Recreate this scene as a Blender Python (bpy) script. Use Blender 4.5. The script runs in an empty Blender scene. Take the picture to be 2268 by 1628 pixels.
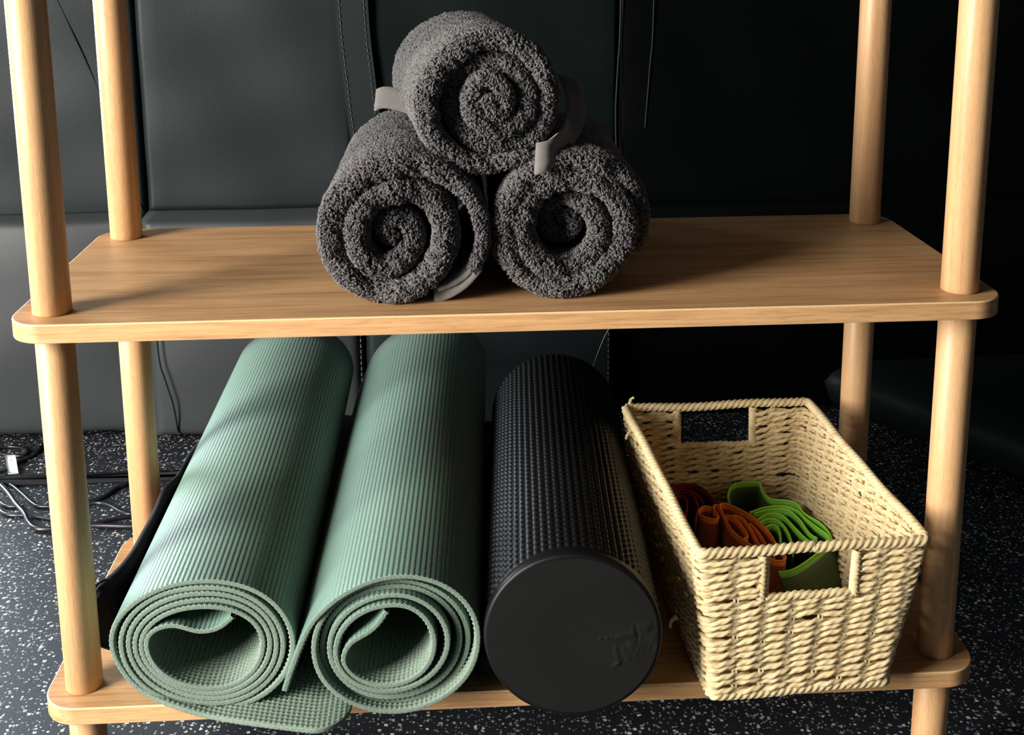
import bpy, math, random
import numpy as np
from mathutils import Vector
random.seed(4); RNG = np.random.default_rng(7)
SC = bpy.context.scene; COL = SC.collection

# ------------------------------------------------------------------ camera, light, exposure
cam_d = bpy.data.cameras.new('camera'); cam = bpy.data.objects.new('camera', cam_d); COL.objects.link(cam)
cam.location = (-0.0531, -0.899, 0.6387); cam.rotation_euler = (1.3731, 0.0072, -0.0565)
cam_d.sensor_width = 36.0; cam_d.lens = 2646.3 * 36 / 2268; cam_d.shift_y = -464.4 / 2268
cam_d.clip_start = 0.02
SC.camera = cam
w = bpy.data.worlds.new('room_ambience'); SC.world = w; w.use_nodes = True
w.node_tree.nodes['Background'].inputs[0].default_value = (0.80, 0.90, 1.0, 1)
w.node_tree.nodes['Background'].inputs[1].default_value = 0.055

def area(name, loc, target, sx, sy, power, color):
    d = bpy.data.lights.new(name, 'AREA'); d.shape = 'RECTANGLE'; d.size = sx; d.size_y = sy
    d.energy = power; d.color = color
    o = bpy.data.objects.new(name, d); COL.objects.link(o); o.location = loc
    o.rotation_euler = (Vector(target) - Vector(loc)).to_track_quat('-Z', 'Y').to_euler()
    return o
area('window_light', (-1.88, -0.92, 0.80), (0.0, 0.1, 0.2), 0.8, 1.55, 150, (1.0, 0.96, 0.905))
area('back_window_light', (-1.42, 1.34, 0.52), (-0.3, 0.2, 0.05), 0.9, 0.95, 46, (0.80, 0.92, 1.0))
SC.view_settings.view_transform = 'Standard'; SC.view_settings.look = 'None'
SC.view_settings.exposure = 0.0; SC.view_settings.gamma = 1.0; SC.view_settings.use_curve_mapping = False

# ------------------------------------------------------------------ node helpers
class NT:
    def __init__(s, name):
        s.m = bpy.data.materials.new(name); s.m.use_nodes = True
        s.t = s.m.node_tree; s.b = s.t.nodes['Principled BSDF']
    def n(s, t, **k):
        n = s.t.nodes.new(t)
        for a, v in k.items():
            if a.startswith('i_'):
                key = a[2:]; key = int(key) if key.isdigit() else key.replace('_', ' ')
                if isinstance(v, tuple) and len(v) == 2 and hasattr(v[0], 'outputs'): s.t.links.new(v[0].outputs[v[1]], n.inputs[key])
                else: n.inputs[key].default_value = v
            else: setattr(n, a, v)
        return n
    def l(s, a, o, b, i): s.t.links.new(a.outputs[o], b.inputs[i])
    def math(s, op, a, b=None, c=None, clamp=False):
        n = s.t.nodes.new('ShaderNodeMath'); n.operation = op; n.use_clamp = clamp
        for k, v in enumerate((a, b, c)):
            if v is None: continue
            if isinstance(v, (int, float)): n.inputs[k].default_value = v
            else: s.t.links.new(v, n.inputs[k])
        return n.outputs[0]
    def ramp(s, fac, stops):
        n = s.t.nodes.new('ShaderNodeValToRGB'); e = n.color_ramp.elements
        while len(e) < len(stops): e.new(0.5)
        for k, (p, c) in enumerate(stops): e[k].position = p; e[k].color = (*c, 1)
        s.t.links.new(fac, n.inputs[0]); return n.outputs[0]
    def mix(s, fac, a, b, blend='MIX'):
        n = s.t.nodes.new('ShaderNodeMix'); n.data_type = 'RGBA'; n.blend_type = blend
        for k, v in ((0, fac), (6, a), (7, b)):
            if isinstance(v, (int, float)): n.inputs[k].default_value = v
            elif isinstance(v, tuple): n.inputs[k].default_value = (*v, 1)
            else: s.t.links.new(v, n.inputs[k])
        return n.outputs[2]
    def coord(s, kind='Object', scale=(1, 1, 1), rot=(0, 0, 0)):
        c = s.n('ShaderNodeTexCoord'); mp = s.n('ShaderNodeMapping')
        mp.inputs['Scale'].default_value = scale; mp.inputs['Rotation'].default_value = rot
        s.l(c, kind, mp, 0); return mp.outputs[0]
    def noise(s, vec, scale, detail=3, rough=0.5, dist=0.0):
        n = s.n('ShaderNodeTexNoise'); s.t.links.new(vec, n.inputs['Vector'])
        n.inputs['Scale'].default_value = scale; n.inputs['Detail'].default_value = detail
        n.inputs['Roughness'].default_value = rough; n.inputs['Distortion'].default_value = dist
        return n.outputs[0]
    def bump(s, h, strength=0.5, dist=0.001):
        n = s.n('ShaderNodeBump'); s.t.links.new(h, n.inputs['Height'])
        n.inputs['Strength'].default_value = strength; n.inputs['Distance'].default_value = dist
        s.t.links.new(n.outputs[0], s.b.inputs['Normal'])
    def base(s, c):
        if isinstance(c, tuple): s.b.inputs['Base Color'].default_value = (*c, 1)
        else: s.t.links.new(c, s.b.inputs['Base Color'])
    def set(s, **k):
        for a, v in k.items():
            key = {'rough': 'Roughness', 'spec': 'Specular IOR Level', 'coat': 'Coat Weight', 'coatr': 'Coat Roughness', 'sheen': 'Sheen Weight', 'sheenr': 'Sheen Roughness'}[a]
            if isinstance(v, (int, float)): s.b.inputs[key].default_value = v
            else: s.t.links.new(v, s.b.inputs[key])

def m_post():
    s = NT('turned_pine'); v = s.coord(scale=(1, 1, 0.045))
    g = s.noise(v, 160, 4, 0.6); f = s.noise(s.coord(scale=(1, 1, 0.06)), 55, 2, 0.5, 0.6); fine = s.noise(s.coord(scale=(1, 1, 0.12)), 900, 2)
    k = s.math('ADD', s.math('MULTIPLY', g, 0.45), s.math('MULTIPLY', f, 0.55))
    c = s.ramp(k, [(0.30, (0.47, 0.245, 0.108)), (0.48, (0.60, 0.340, 0.158)), (0.62, (0.68, 0.415, 0.205)), (0.75, (0.56, 0.310, 0.142))])
    c = s.mix(0.10, c, s.ramp(fine, [(0.35, (0.3, 0.15, 0.06)), (0.6, (0.85, 0.6, 0.33))]))
    s.base(c); s.set(rough=0.42, spec=0.45); s.bump(fine, 0.12, 0.0006); return s.m
def m_lam(name, dark=1.0):
    s = NT(name)
    big = s.noise(s.coord(scale=(0.10, 1, 1)), 30, 3, 0.5, 1.2)
    st = s.noise(s.coord(scale=(0.035, 1, 1)), 260, 4, 0.62, 0.2)
    pore = s.noise(s.coord(scale=(0.05, 1, 1)), 700, 2, 0.6)
    k = s.math('ADD', s.math('MULTIPLY', big, 0.45), s.math('MULTIPLY', st, 0.55))
    c = s.ramp(k, [(0.33, (0.30*dark, 0.150*dark, 0.060*dark)), (0.46, (0.45*dark, 0.245*dark, 0.105*dark)), (0.58, (0.54*dark, 0.315*dark, 0.145*dark)), (0.70, (0.47*dark, 0.26*dark, 0.115*dark))])
    pm = s.math('MULTIPLY', s.math('LESS_THAN', pore, 0.40), 0.35)
    c = s.mix(pm, c, (0.26*dark, 0.125*dark, 0.05*dark))
    s.base(c); s.set(rough=0.44, spec=0.5); s.bump(pore, 0.1, 0.0004); return s.m
def m_plain(name, col, rough=0.5, spec=0.5, nz=None, bump=0.3, bd=0.0005):
    s = NT(name); s.base(col); s.set(rough=rough, spec=spec)
    if nz:
        n = s.noise(s.coord(), nz, 3); s.bump(n, bump, bd)
        s.base(s.mix(n, tuple(x * 0.8 for x in col), tuple(min(1, x * 1.2) for x in col)))
    return s.m
def m_mat():
    # knit-pressed rubber on the outside: rows of small stitches, in surface (UV, metres) space
    s = NT('sage_mat_outside'); c = s.n('ShaderNodeTexCoord'); sp = s.n('ShaderNodeSeparateXYZ'); s.l(c, 'UV', sp, 0)
    U, V = sp.outputs[0], sp.outputs[1]
    P = 0.0042
    un = s.math('DIVIDE', U, P); fr = s.math('SUBTRACT', s.math('FRACT', un), 0.5); ab = s.math('ABSOLUTE', fr)
    vv = s.math('ADD', s.math('DIVIDE', V, 0.0030), s.math('MULTIPLY', ab, 1.6))
    st = s.math('SINE', s.math('MULTIPLY', vv, 6.2832))
    groove = s.math('COSINE', s.math('MULTIPLY', fr, 6.2832))
    nz = s.noise(s.coord('UV', (1, 1, 1)), 900, 3)
    h = s.math('ADD', s.math('MULTIPLY', st, 0.20), s.math('ADD', s.math('MULTIPLY', groove, 1.0), s.math('MULTIPLY', nz, 0.7)))
    col = s.mix(s.noise(s.coord('UV'), 7, 3), (0.110, 0.205, 0.158), (0.140, 0.245, 0.190))
    s.base(col); s.set(rough=0.46, spec=0.7, sheen=0.12, sheenr=0.5); s.bump(h, 0.6, 0.0010); return s.m
def m_matin():
    s = NT('sage_mat_foam'); n = s.noise(s.coord(), 850, 3, 0.7); n2 = s.noise(s.coord(), 420, 2)
    c = s.mix(n2, (0.178, 0.240, 0.185), (0.235, 0.302, 0.240)); c = s.mix(s.math('MULTIPLY', s.math('LESS_THAN', n, 0.43), 0.5), c, (0.07, 0.115, 0.08))
    s.base(c); s.set(rough=0.62, spec=0.4); s.bump(n, 0.8, 0.0012); return s.m
def m_floor():
    s = NT('speckled_rubber'); v = s.coord()
    wob = s.n('ShaderNodeTexNoise'); s.t.links.new(v, wob.inputs['Vector']); wob.inputs['Scale'].default_value = 380; wob.inputs['Detail'].default_value = 2
    add = s.n('ShaderNodeVectorMath', operation='MULTIPLY_ADD'); s.l(wob, 1, add, 0); add.inputs[1].default_value = (0.0032,) * 3; s.t.links.new(v, add.inputs[2])
    big = s.noise(v, 9, 3)
    base = s.mix(s.noise(v, 260, 3), (0.008, 0.010, 0.014), (0.020, 0.024, 0.031)); c = base
    for sc, thr, rad, cols in ((300, 0.80, 0.30, (0.30, 0.31, 0.32)), (150, 0.80, 0.23, (0.66, 0.65, 0.61)), (210, 0.84, 0.32, (0.50, 0.50, 0.49)), (120, 0.90, 0.26, (0.30, 0.29, 0.26))):
        vo = s.n('ShaderNodeTexVoronoi'); vo.voronoi_dimensions = '2D'; vo.distance = {150: 'CHEBYCHEV', 210: 'MANHATTAN', 120: 'MANHATTAN'}.get(sc, 'CHEBYCHEV')
        s.l(add, 0, vo, 'Vector'); vo.inputs['Scale'].default_value = sc
        sep = s.n('ShaderNodeSeparateColor'); s.l(vo, 'Color', sep, 0)
        on = s.math('GREATER_THAN', sep.outputs[0], thr)
        r = s.math('MULTIPLY_ADD', sep.outputs[1], rad * 0.75, rad * 0.45)
        ins = s.math('LESS_THAN', vo.outputs['Distance'], r)
        f = s.math('MULTIPLY', on, ins)
        tone = s.mix(sep.outputs[2], tuple(x * 0.45 for x in cols), tuple(min(1, x * 1.35) for x in cols))
        c = s.mix(f, c, tone)
    s.base(c); s.set(rough=s.math('MULTIPLY_ADD', big, 0.2, 0.42), spec=0.5); s.bump(s.noise(v, 500, 3), 0.35, 0.0008); return s.m
def m_leather(name, col, spec=0.3):
    s = NT(name); v = s.coord()
    vo = s.n('ShaderNodeTexVoronoi'); s.t.links.new(v, vo.inputs['Vector']); vo.inputs['Scale'].default_value = 800
    h = s.math('ADD', s.math('MULTIPLY', vo.outputs['Distance'], 0.7), s.noise(v, 260, 3)); wr = s.noise(v, 7, 3, 0.5, 0.5)
    h = s.math('ADD', h, s.math('MULTIPLY', wr, 1.0))
    s.base(s.mix(wr, tuple(x * 0.85 for x in col), tuple(x * 1.15 for x in col))); s.set(rough=0.5, spec=spec); s.bump(h, 0.22, 0.0005); return s.m
def m_rope():
    s = NT('paper_rope'); v = s.coord(); n = s.noise(v, 130, 3, 0.6); f = s.noise(s.coord(scale=(1, 1, 2.2)), 800, 3, 0.7, 1.5)
    c = s.ramp(n, [(0.3, (0.66, 0.48, 0.235)), (0.5, (0.84, 0.66, 0.365)), (0.7, (0.90, 0.74, 0.45))])
    c = s.mix(s.math('MULTIPLY', s.math('LESS_THAN', f, 0.42), 0.35), c, (0.48, 0.33, 0.15))
    s.base(c); s.set(rough=0.62, spec=0.25); s.bump(f, 0.7, 0.0010); return s.m
def m_terry(name, k):
    s = NT(name); v = s.coord(); n = s.noise(v, 420, 2, 0.6); b = s.noise(v, 26, 3)
    c = s.ramp(n, [(0.34, (0.062*k, 0.053*k, 0.056*k)), (0.5, (0.120*k, 0.109*k, 0.105*k)), (0.66, (0.200*k, 0.187*k, 0.174*k))])
    c = s.mix(0.35, c, s.ramp(b, [(0.4, (0.115*k, 0.098*k, 0.108*k)), (0.6, (0.110*k, 0.112*k, 0.103*k))]))
    s.base(c); s.set(rough=0.85, spec=0.12, sheen=0.25, sheenr=0.5)
    s.bump(s.noise(v, 520, 3, 0.6), 0.9, 0.0022); return s.m
def m_hem():
    s = NT('flat_woven_hem'); v = s.coord(rot=(0.3, 0.6, 0.2)); wv = s.n('ShaderNodeTexWave'); s.t.links.new(v, wv.inputs['Vector']); wv.inputs['Scale'].default_value = 330; wv.inputs['Distortion'].default_value = 3
    s.base(s.mix(s.noise(v, 300, 2), (0.140, 0.128, 0.120), (0.185, 0.170, 0.158))); s.set(rough=0.85, spec=0.1, sheen=0.3, sheenr=0.5); s.bump(wv.outputs[1], 0.4, 0.0005); return s.m
def m_band(name, thread, edge, dark, halfw):
    # elastic strap: dark ground crossed by a grid of coloured threads, stitched coloured border
    s = NT(name); c = s.n('ShaderNodeTexCoord'); sp = s.n('ShaderNodeSeparateXYZ'); s.l(c, 'UV', sp, 0); U, V = sp.outputs[0], sp.outputs[1]
    gu = s.math('FRACT', s.math('DIVIDE', U, 0.0016)); gv = s.math('FRACT', s.math('DIVIDE', V, 0.0018))
    a = s.math('MULTIPLY', s.math('GREATER_THAN', gu, 0.42), s.math('GREATER_THAN', gv, 0.50))
    bars = s.math('GREATER_THAN', gv, 0.62)
    c1 = s.mix(s.math('MAXIMUM', a, s.math('MULTIPLY', bars, 0.45)), dark, thread)
    av = s.math('ABSOLUTE', V)
    st = s.math('GREATER_THAN', s.math('FRACT', s.math('DIVIDE', U, 0.0021)), 0.35)
    lim = s.math('SUBTRACT', halfw - 0.0030, s.math('MULTIPLY', st, 0.0020))
    e = s.math('GREATER_THAN', av, lim)
    s.base(s.mix(e, c1, edge)); s.set(rough=0.6, spec=0.3, sheen=0.1)
    s.bump(s.math('ADD', a, s.math('MULTIPLY', e, 1.5)), 0.4, 0.0004); return s.m
M = dict(post=m_post(), lam=m_lam('oak_laminate'), edge=m_lam('oak_edge_band', 1.28), lip=m_plain('bevelled_edge', (0.78, 0.53, 0.28), 0.4, 0.5, 300, 0.1),
         mat=m_mat(), matin=m_matin(), floor=m_floor(), leather=m_leather('black_leather', (0.0085, 0.0130, 0.0140), 0.22), leather_shaded=m_leather('black_leather_shaded', (0.0010, 0.0016, 0.0016), 0.06), leather_half_shaded=m_leather('black_leather_half_shaded', (0.0022, 0.0048, 0.0050), 0.12), leather_lit=m_leather('black_leather_lit', (0.034, 0.038, 0.040)),  # one black leather; lighter left and darker right copies paint in the window falloff
         rope=m_rope(), terry=m_terry('charcoal_terry', 0.35), pile=m_terry('charcoal_terry_loops', 0.88), hem=m_hem(),
         roller=m_plain('black_eva_foam', (0.0038, 0.0040, 0.0045), 0.42, 0.27, 900, 0.2), cloth=m_plain('black_nylon', (0.013, 0.013, 0.016), 0.75, 0.15, 700, 0.3),
         cable=m_plain('black_cable', (0.012, 0.012, 0.015), 0.3, 0.6), tag=m_plain('white_label', (0.80, 0.80, 0.78), 0.5, 0.4), print=m_plain('grey_print', (0.35, 0.35, 0.35), 0.6),
         strip=m_plain('black_plastic', (0.010, 0.010, 0.012), 0.7, 0.25, 200), thread=m_plain('grey_thread', (0.09, 0.09, 0.09), 0.7), wall=m_plain('dark_wall', (0.03, 0.032, 0.034), 0.8, 0.3, 60))
# foam face: matt, with soft pressed scuffs
def m_face():
    s = NT('black_foam_face'); v = s.coord()
    n = s.noise(v, 14, 4, 0.6, 1.0); s.base(s.mix(n, (0.0060, 0.0060, 0.0060), (0.0100, 0.0098, 0.0092))); s.set(rough=0.6, spec=0.22); s.bump(s.noise(v, 900, 2), 0.15, 0.0004); return s.m
M['face'] = m_face()
HB = 0.0245
M['b_or'] = m_band('orange_band', (0.98, 0.26, 0.13), (0.98, 0.27, 0.035), (0.060, 0.010, 0.012), HB)
M['b_gr'] = m_band('green_band', (0.13, 0.24, 0.05), (0.20, 0.50, 0.035), (0.008, 0.014, 0.010), HB)
M['b_re'] = m_band('maroon_band', (0.07, 0.005, 0.010), (0.20, 0.010, 0.025), (0.010, 0.002, 0.004), HB)

# ------------------------------------------------------------------ object helpers
def thing(name, label, cat, loc, group=None):
    o = bpy.data.objects.new(name, None); COL.objects.link(o); o.location = loc; o.empty_display_size = 0.05
    o['label'] = label; o['category'] = cat
    if group: o['group'] = group
    return o
def base_loc(p):
    while p.parent: p = p.parent
    return np.array(p.location)
def mesh(name, V, F, mat, parent=None, uv=None, smooth=True, label=None, kind=None, origin=None):
    """V (n,3) world coordinates; F quads/tris as an int array or a list of lists"""
    V = np.asarray(V, float).reshape(-1, 3)
    if parent is not None: V = V - base_loc(parent)
    elif origin is not None: V = V - np.array(origin)
    me = bpy.data.meshes.new(name)
    if isinstance(F, np.ndarray):
        n, k = F.shape; me.vertices.add(len(V)); me.vertices.foreach_set('co', V.ravel())
        me.loops.add(n * k); me.loops.foreach_set('vertex_index', F.ravel().astype(np.int32))
        me.polygons.add(n); me.polygons.foreach_set('loop_start', (np.arange(n) * k).astype(np.int32))
        me.update(calc_edges=True)
    else: me.from_pydata([tuple(v) for v in V], [], F); me.update()
    me.polygons.foreach_set('use_smooth', np.full(len(me.polygons), smooth)); 
    if uv is not None:
        li = np.empty(len(me.loops), np.int32); me.loops.foreach_get('vertex_index', li)
        me.uv_layers.new(name='UVMap').data.foreach_set('uv', np.asarray(uv, float)[li].ravel())
    for m in (mat if isinstance(mat, (list, tuple)) else [mat]): me.materials.append(m)
    me.validate()
    o = bpy.data.objects.new(name, me); COL.objects.link(o)
    if parent is not None: o.parent = parent
    elif origin is not None: o.location = origin
    if label: o['label'] = label
    if kind: o['kind'] = kind
    return o
def tag(o, label, cat, group=None):
    o['label'] = label; o['category'] = cat
    if group: o['group'] = group
    return o
def grid_faces(nu, nv, wu=False, wv=False, flip=False):
    i = np.arange(nu if wu else nu - 1); j = np.arange(nv if wv else nv - 1)
    I, J = np.meshgrid(i, j, indexing='ij'); I2 = (I + 1) % nu; J2 = (J + 1) % nv
    F = np.stack([I * nv + J, I2 * nv + J, I2 * nv + J2, I * nv + J2], -1).reshape(-1, 4)
    return F[:, ::-1].copy() if flip else F
def catmull(P, step, closed=False):
    P = np.asarray(P, float); n = len(P); out = []
    rng = range(n if closed else n - 1)
    for i in rng:
        if closed: a, b, c, d = P[(i - 1) % n], P[i], P[(i + 1) % n], P[(i + 2) % n]
        else: a, b, c, d = P[max(i - 1, 0)], P[i], P[i + 1], P[min(i + 2, n - 1)]
        for t in np.linspace(0, 1, 24, endpoint=False):
            out.append(0.5 * ((2 * b) + (c - a) * t + (2 * a - 5 * b + 4 * c - d) * t * t + (3 * b - a - 3 * c + d) * t ** 3))
    out.append(P[0] if closed else P[-1]); out = np.array(out)
    s = np.r_[0, np.cumsum(np.linalg.norm(np.diff(out, axis=0), axis=1))]
    m = max(3, int(s[-1] / step) + 1); q = np.linspace(0, s[-1], m)
    return np.stack([np.interp(q, s, out[:, k]) for k in range(out.shape[1])], 1), q
def smooth1(A, k):
    if k < 1: return A
    ker = np.hanning(2 * k + 3)[1:-1]; ker /= ker.sum(); pad = np.pad(A, ((k, k), (0, 0)), 'edge')
    # reflect the end points so the curve keeps its length
    pad[:k] = 2 * A[0] - A[1:k + 1][::-1]; pad[-k:] = 2 * A[-1] - A[-k - 1:-1][::-1]
    return np.stack([np.convolve(pad[:, c], ker, 'valid') for c in range(A.shape[1])], 1)
def frames(P, up=(0, 0, 1), closed=False):
    T = np.gradient(P, axis=0)
    if closed: T = np.roll(P, -1, 0) - np.roll(P, 1, 0)
    T /= np.linalg.norm(T, axis=1)[:, None] + 1e-12
    U = np.tile(np.array(up, float), (len(P), 1)) if np.ndim(up) == 1 else np.asarray(up, float)
    B = np.cross(T, U); B /= np.linalg.norm(B, axis=1)[:, None] + 1e-9; N = np.cross(B, T)
    return T, N, B
def tube_vf(P, r, k=8, up=(0, 0, 1), closed=False, lobes=0, pitch=0.01, depth=0.25, s=None, ph=0.0, flat=1.0):
    P = np.asarray(P, float); T, N, B = frames(P, up, closed); a = np.linspace(0, 2 * np.pi, k, endpoint=False)
    r = np.broadcast_to(np.asarray(r, float), (len(P),))[:, None]
    if lobes:
        if s is None: s = np.r_[0, np.cumsum(np.linalg.norm(np.diff(P, axis=0), axis=1))]
        q = a[None] - 2 * np.pi * s[:, None] / pitch + ph
        R = r * (1 - depth + depth * np.abs(np.cos(q * lobes / 2)) * 1.5)
    else: R = np.repeat(r, k, 1)
    V = P[:, None] + N[:, None] * (R * np.sin(a))[..., None] + B[:, None] * (R * np.cos(a) * flat)[..., None]
    n = len(P); F = grid_faces(n, k, closed, True)
    F = [F]; V = V.reshape(-1, 3)
    if not closed:
        c0, c1 = P[0], P[-1]; V = np.vstack([V, c0, c1]); j = np.arange(k); j2 = (j + 1) % k
        F.append(np.stack([np.full(k, n * k), j2, j, j], 1)); F.append(np.stack([np.full(k, n * k + 1), (n - 1) * k + j, (n - 1) * k + j2, (n - 1) * k + j2], 1))
    return V, F
class MB:
    def __init__(s): s.V = []; s.F = []; s.n = 0
    def add(s, V, F):
        V = np.asarray(V, float)
        for f in (F if isinstance(F, list) and len(F) and isinstance(F[0], np.ndarray) and F[0].ndim == 2 else [np.array(F)]):
            s.F.append(f + s.n)
        s.V.append(V); s.n += len(V)
    def tube(self_, *a, **k): self_.add(*tube_vf(*a, **k))
    def box(s, x0, x1, y0, y1, z0, z1, bev=0.0):
        xs = ((x0, x1), (y0, y1), (z0, z1))
        if not bev:
            V = [(x, y, z) for x in (x0, x1) for y in (y0, y1) for z in (z0, z1)]
            s.add(V, [(0, 1, 3, 2), (4, 6, 7, 5), (0, 4, 5, 1), (2, 3, 7, 6), (0, 2, 6, 4), (1, 5, 7, 3)])
        else:
            rings = []
            for z, d in ((z0, bev), (z0 + bev, 0), (z1 - bev, 0), (z1, bev)):
                q = []
                for cx, cy, a0 in ((x1, y1, 0), (x0, y1, 90), (x0, y0, 180), (x1, y0, 270)):
                    sx = -1 if cx == x1 else 1; sy = -1 if cy == y1 else 1
                    for t in (0, 45, 90):
                        A = math.radians(a0 + t); q.append((cx + sx * (bev + 0) + (bev - d) * math.cos(A), cy + sy * bev + (bev - d) * math.sin(A), z))
                rings.append(q)
            V = np.array(rings).reshape(-1, 3); s.add(V, grid_faces(4, 12, False, True, flip=True))
            for o, fl in ((0, True), (36, False)):
                c = V[o:o + 12].mean(0); ii = s.n; s.add(np.array([c]), np.zeros((0, 4), int)) 
                j = np.arange(12); j2 = (j + 1) % 12; b = ii - 48 + o
                if not fl: pass
                tri = np.stack([np.full(12, ii), b + (j2 if fl else j), b + (j if fl else j2), b + (j if fl else j2)], 1); s.F.append(tri) if False else s._raw(tri)
    def _raw(s, F): s.F.append(F)
    def build(s, name, mat, parent=None, smooth=True, **k):
        V = np.vstack(s.V); F = np.vstack(s.F); tri = F[:, 2] == F[:, 3]
        if tri.any(): F = [list(map(int, f[:3])) if t else list(map(int, f)) for f, t in zip(F, tri)]
        return mesh(name, V, F, mat, parent, smooth=smooth, **k)

# ------------------------------------------------------------------ the setting
FZ = -0.130
b = MB(); b.box(-3.2, 3.2, -2.2, 1.6, FZ - 0.03, FZ); fl = b.build('floor', M['floor'], smooth=False); fl['kind'] = 'structure'
b = MB(); b.box(-3.2, 3.2, 1.5, 1.6, FZ, 2.4); o = b.build('wall_back', M['wall'], smooth=False); o['kind'] = 'structure'

# ------------------------------------------------------------------ leather sofa behind the shelf
sofa = thing('leather_sofa', 'long black leather sofa with stitched seams standing behind the wooden shelf', 'sofa', (0.1, 0.95, FZ))
def slab(name, poly_xz, y0, y1, mat, bulge=0.0, r=0.008, parent=sofa, shear=0.0):
    """upholstered panel: front face grid with softly rounded border and a slight bulge"""
    (x0, z0), (x1, z1) = poly_xz
    nx = max(6, int((x1 - x0) / 0.02)); nz = max(6, int((z1 - z0) / 0.02))
    us = np.r_[0, 0.35, 0.7, 1, np.linspace(0, 1, nx)[1:-1] * (x1 - x0 - 2 * r) / r + 1, (x1 - x0) / r - 1, (x1 - x0) / r - 0.7, (x1 - x0) / r - 0.35, (x1 - x0) / r] * r
    ws = np.r_[0, 0.35, 0.7, 1, np.linspace(0, 1, nz)[1:-1] * (z1 - z0 - 2 * r) / r + 1, (z1 - z0) / r - 1, (z1 - z0) / r - 0.7, (z1 - z0) / r - 0.35, (z1 - z0) / r] * r
    U, W = np.meshgrid(us, ws, indexing='ij')
    e = np.minimum(np.minimum(U, x1 - x0 - U), np.minimum(W, z1 - z0 - W)); q = np.clip(1 - e / r, 0, 1)
    Y = y0 + r * (1 - np.sqrt(1 - q ** 2)) - bulge * np.sin(np.pi * U / (x1 - x0)) ** 0.6 * np.sin(np.pi * W / (z1 - z0)) ** 0.8
    Y = Y + 0.0016 * np.sin(U * 31 + W * 17) + 0.001 * np.sin(W * 43 - U * 11)
    X = x0 + U + shear * W; Z = z0 + W
    Vf = np.stack([X, Y, Z], -1); n, m_ = U.shape
    ring = [(i, 0) for i in range(n)] + [(n - 1, j) for j in range(1, m_)] + [(i, m_ - 1) for i in range(n - 2, -1, -1)] + [(0, j) for j in range(m_ - 2, 0, -1)]
    idx = np.array([i * m_ + j for i, j in ring]); back = Vf.reshape(-1, 3)[idx].copy(); back[:, 1] = y1
    V = np.vstack([Vf.reshape(-1, 3), back, back.mean(0)]); F = [list(map(int, f)) for f in grid_faces(n, m_)]
    k = len(idx); o0 = n * m_
    for i in range(k):
        j = (i + 1) % k; F.append([int(idx[j]), int(idx[i]), o0 + i, o0 + j]); F.append([o0 + j, o0 + i, o0 + k])
    return mesh(name, V, F, mat, parent)
YB, YC = 0.845, 0.800
LED = 0.222
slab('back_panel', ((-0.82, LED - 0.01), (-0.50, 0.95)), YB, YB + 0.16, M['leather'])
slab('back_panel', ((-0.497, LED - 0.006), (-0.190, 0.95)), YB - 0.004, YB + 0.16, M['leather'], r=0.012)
slab('back_panel', ((-0.187, LED - 0.01), (0.200, 0.95)), YB, YB + 0.16, M['leather_half_shaded'])
slab('back_panel', ((0.203, LED - 0.01), (1.40, 0.95)), YB + 0.003, YB + 0.16, M['leather_shaded'])
slab('seat_front', ((-0.82, FZ + 0.012), (-0.500, LED)), YC + 0.01, YB + 0.14, M['leather_lit'], bulge=0.022, r=0.020)
slab('seat_front', ((-0.497, FZ + 0.012), (-0.183, LED)), YC - 0.012, YB + 0.14, M['leather_lit'], bulge=0.014, r=0.018)
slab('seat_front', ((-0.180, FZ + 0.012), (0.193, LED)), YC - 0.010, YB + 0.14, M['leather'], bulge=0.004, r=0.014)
slab('seat_front', ((0.196, FZ + 0.012), (1.40, LED)), YC + 0.03, YB + 0.14, M['leather_shaded'], bulge=0.010, r=0.018)
# stitched strap hanging over the back
def ribbon(P, side, half, th, s0=0):
    """thick ribbon along P; side = unit vectors across"""
    P = np.asarray(P, float); S = np.asarray(side, float); S = np.tile(S, (len(P), 1)) if S.ndim == 1 else S
    S = S / np.linalg.norm(S, axis=1)[:, None]; T, _, _ = frames(P, S); N = np.cross(T, S); N /= np.linalg.norm(N, axis=1)[:, None] + 1e-9
    prof = [(-half, -th / 2), (-half * 0.5, -th / 2), (0, -th / 2), (half * 0.5, -th / 2), (half, -th / 2), (half, th / 2), (half * 0.5, th / 2), (0, th / 2), (-half * 0.5, th / 2), (-half, th / 2)]
    V = np.stack([P + S * a + N * c for a, c in prof], 1); k = len(prof); n = len(P)
    s = np.r_[0, np.cumsum(np.linalg.norm(np.diff(P, axis=0), axis=1))] + s0
    uv = np.stack([np.stack([s, np.full(n, a)], -1) for a, c in prof], 1)
    F = [list(map(int, f)) for f in grid_faces(n, k, False, True)]; F.append(list(range(k))); F.append([(n - 1) * k + j for j in range(k - 1, -1, -1)])
    return V.reshape(-1, 3), F, uv.reshape(-1, 2)
P, _ = catmull([(-0.186, YB - 0.010, 0.93), (-0.187, YB - 0.010, 0.55), (-0.178, YB - 0.010, 0.40), (-0.170, YB - 0.009, 0.31), (-0.169, YB - 0.008, LED + 0.004)], 0.01)
V, F, _u = ribbon(P, (1, 0, 0.05), 0.0235, 0.006)
strap = mesh('strap', V, F, M['leather'], sofa, smooth=False, label='wide stitched leather strap')
for sgn in (-1, 1):
    b = MB()
    for k in range(0, len(P) - 1):
        c = P[k] + np.array([sgn * 0.0175, -0.0042, 0.0]); d = P[k + 1] - P[k]; b.tube([c, c + d * 0.6], 0.0007, 4, up=(0, 1, 0))
    o = b.build('stitching', M['thread'], strap); o['kind'] = 'stuff'
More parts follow.
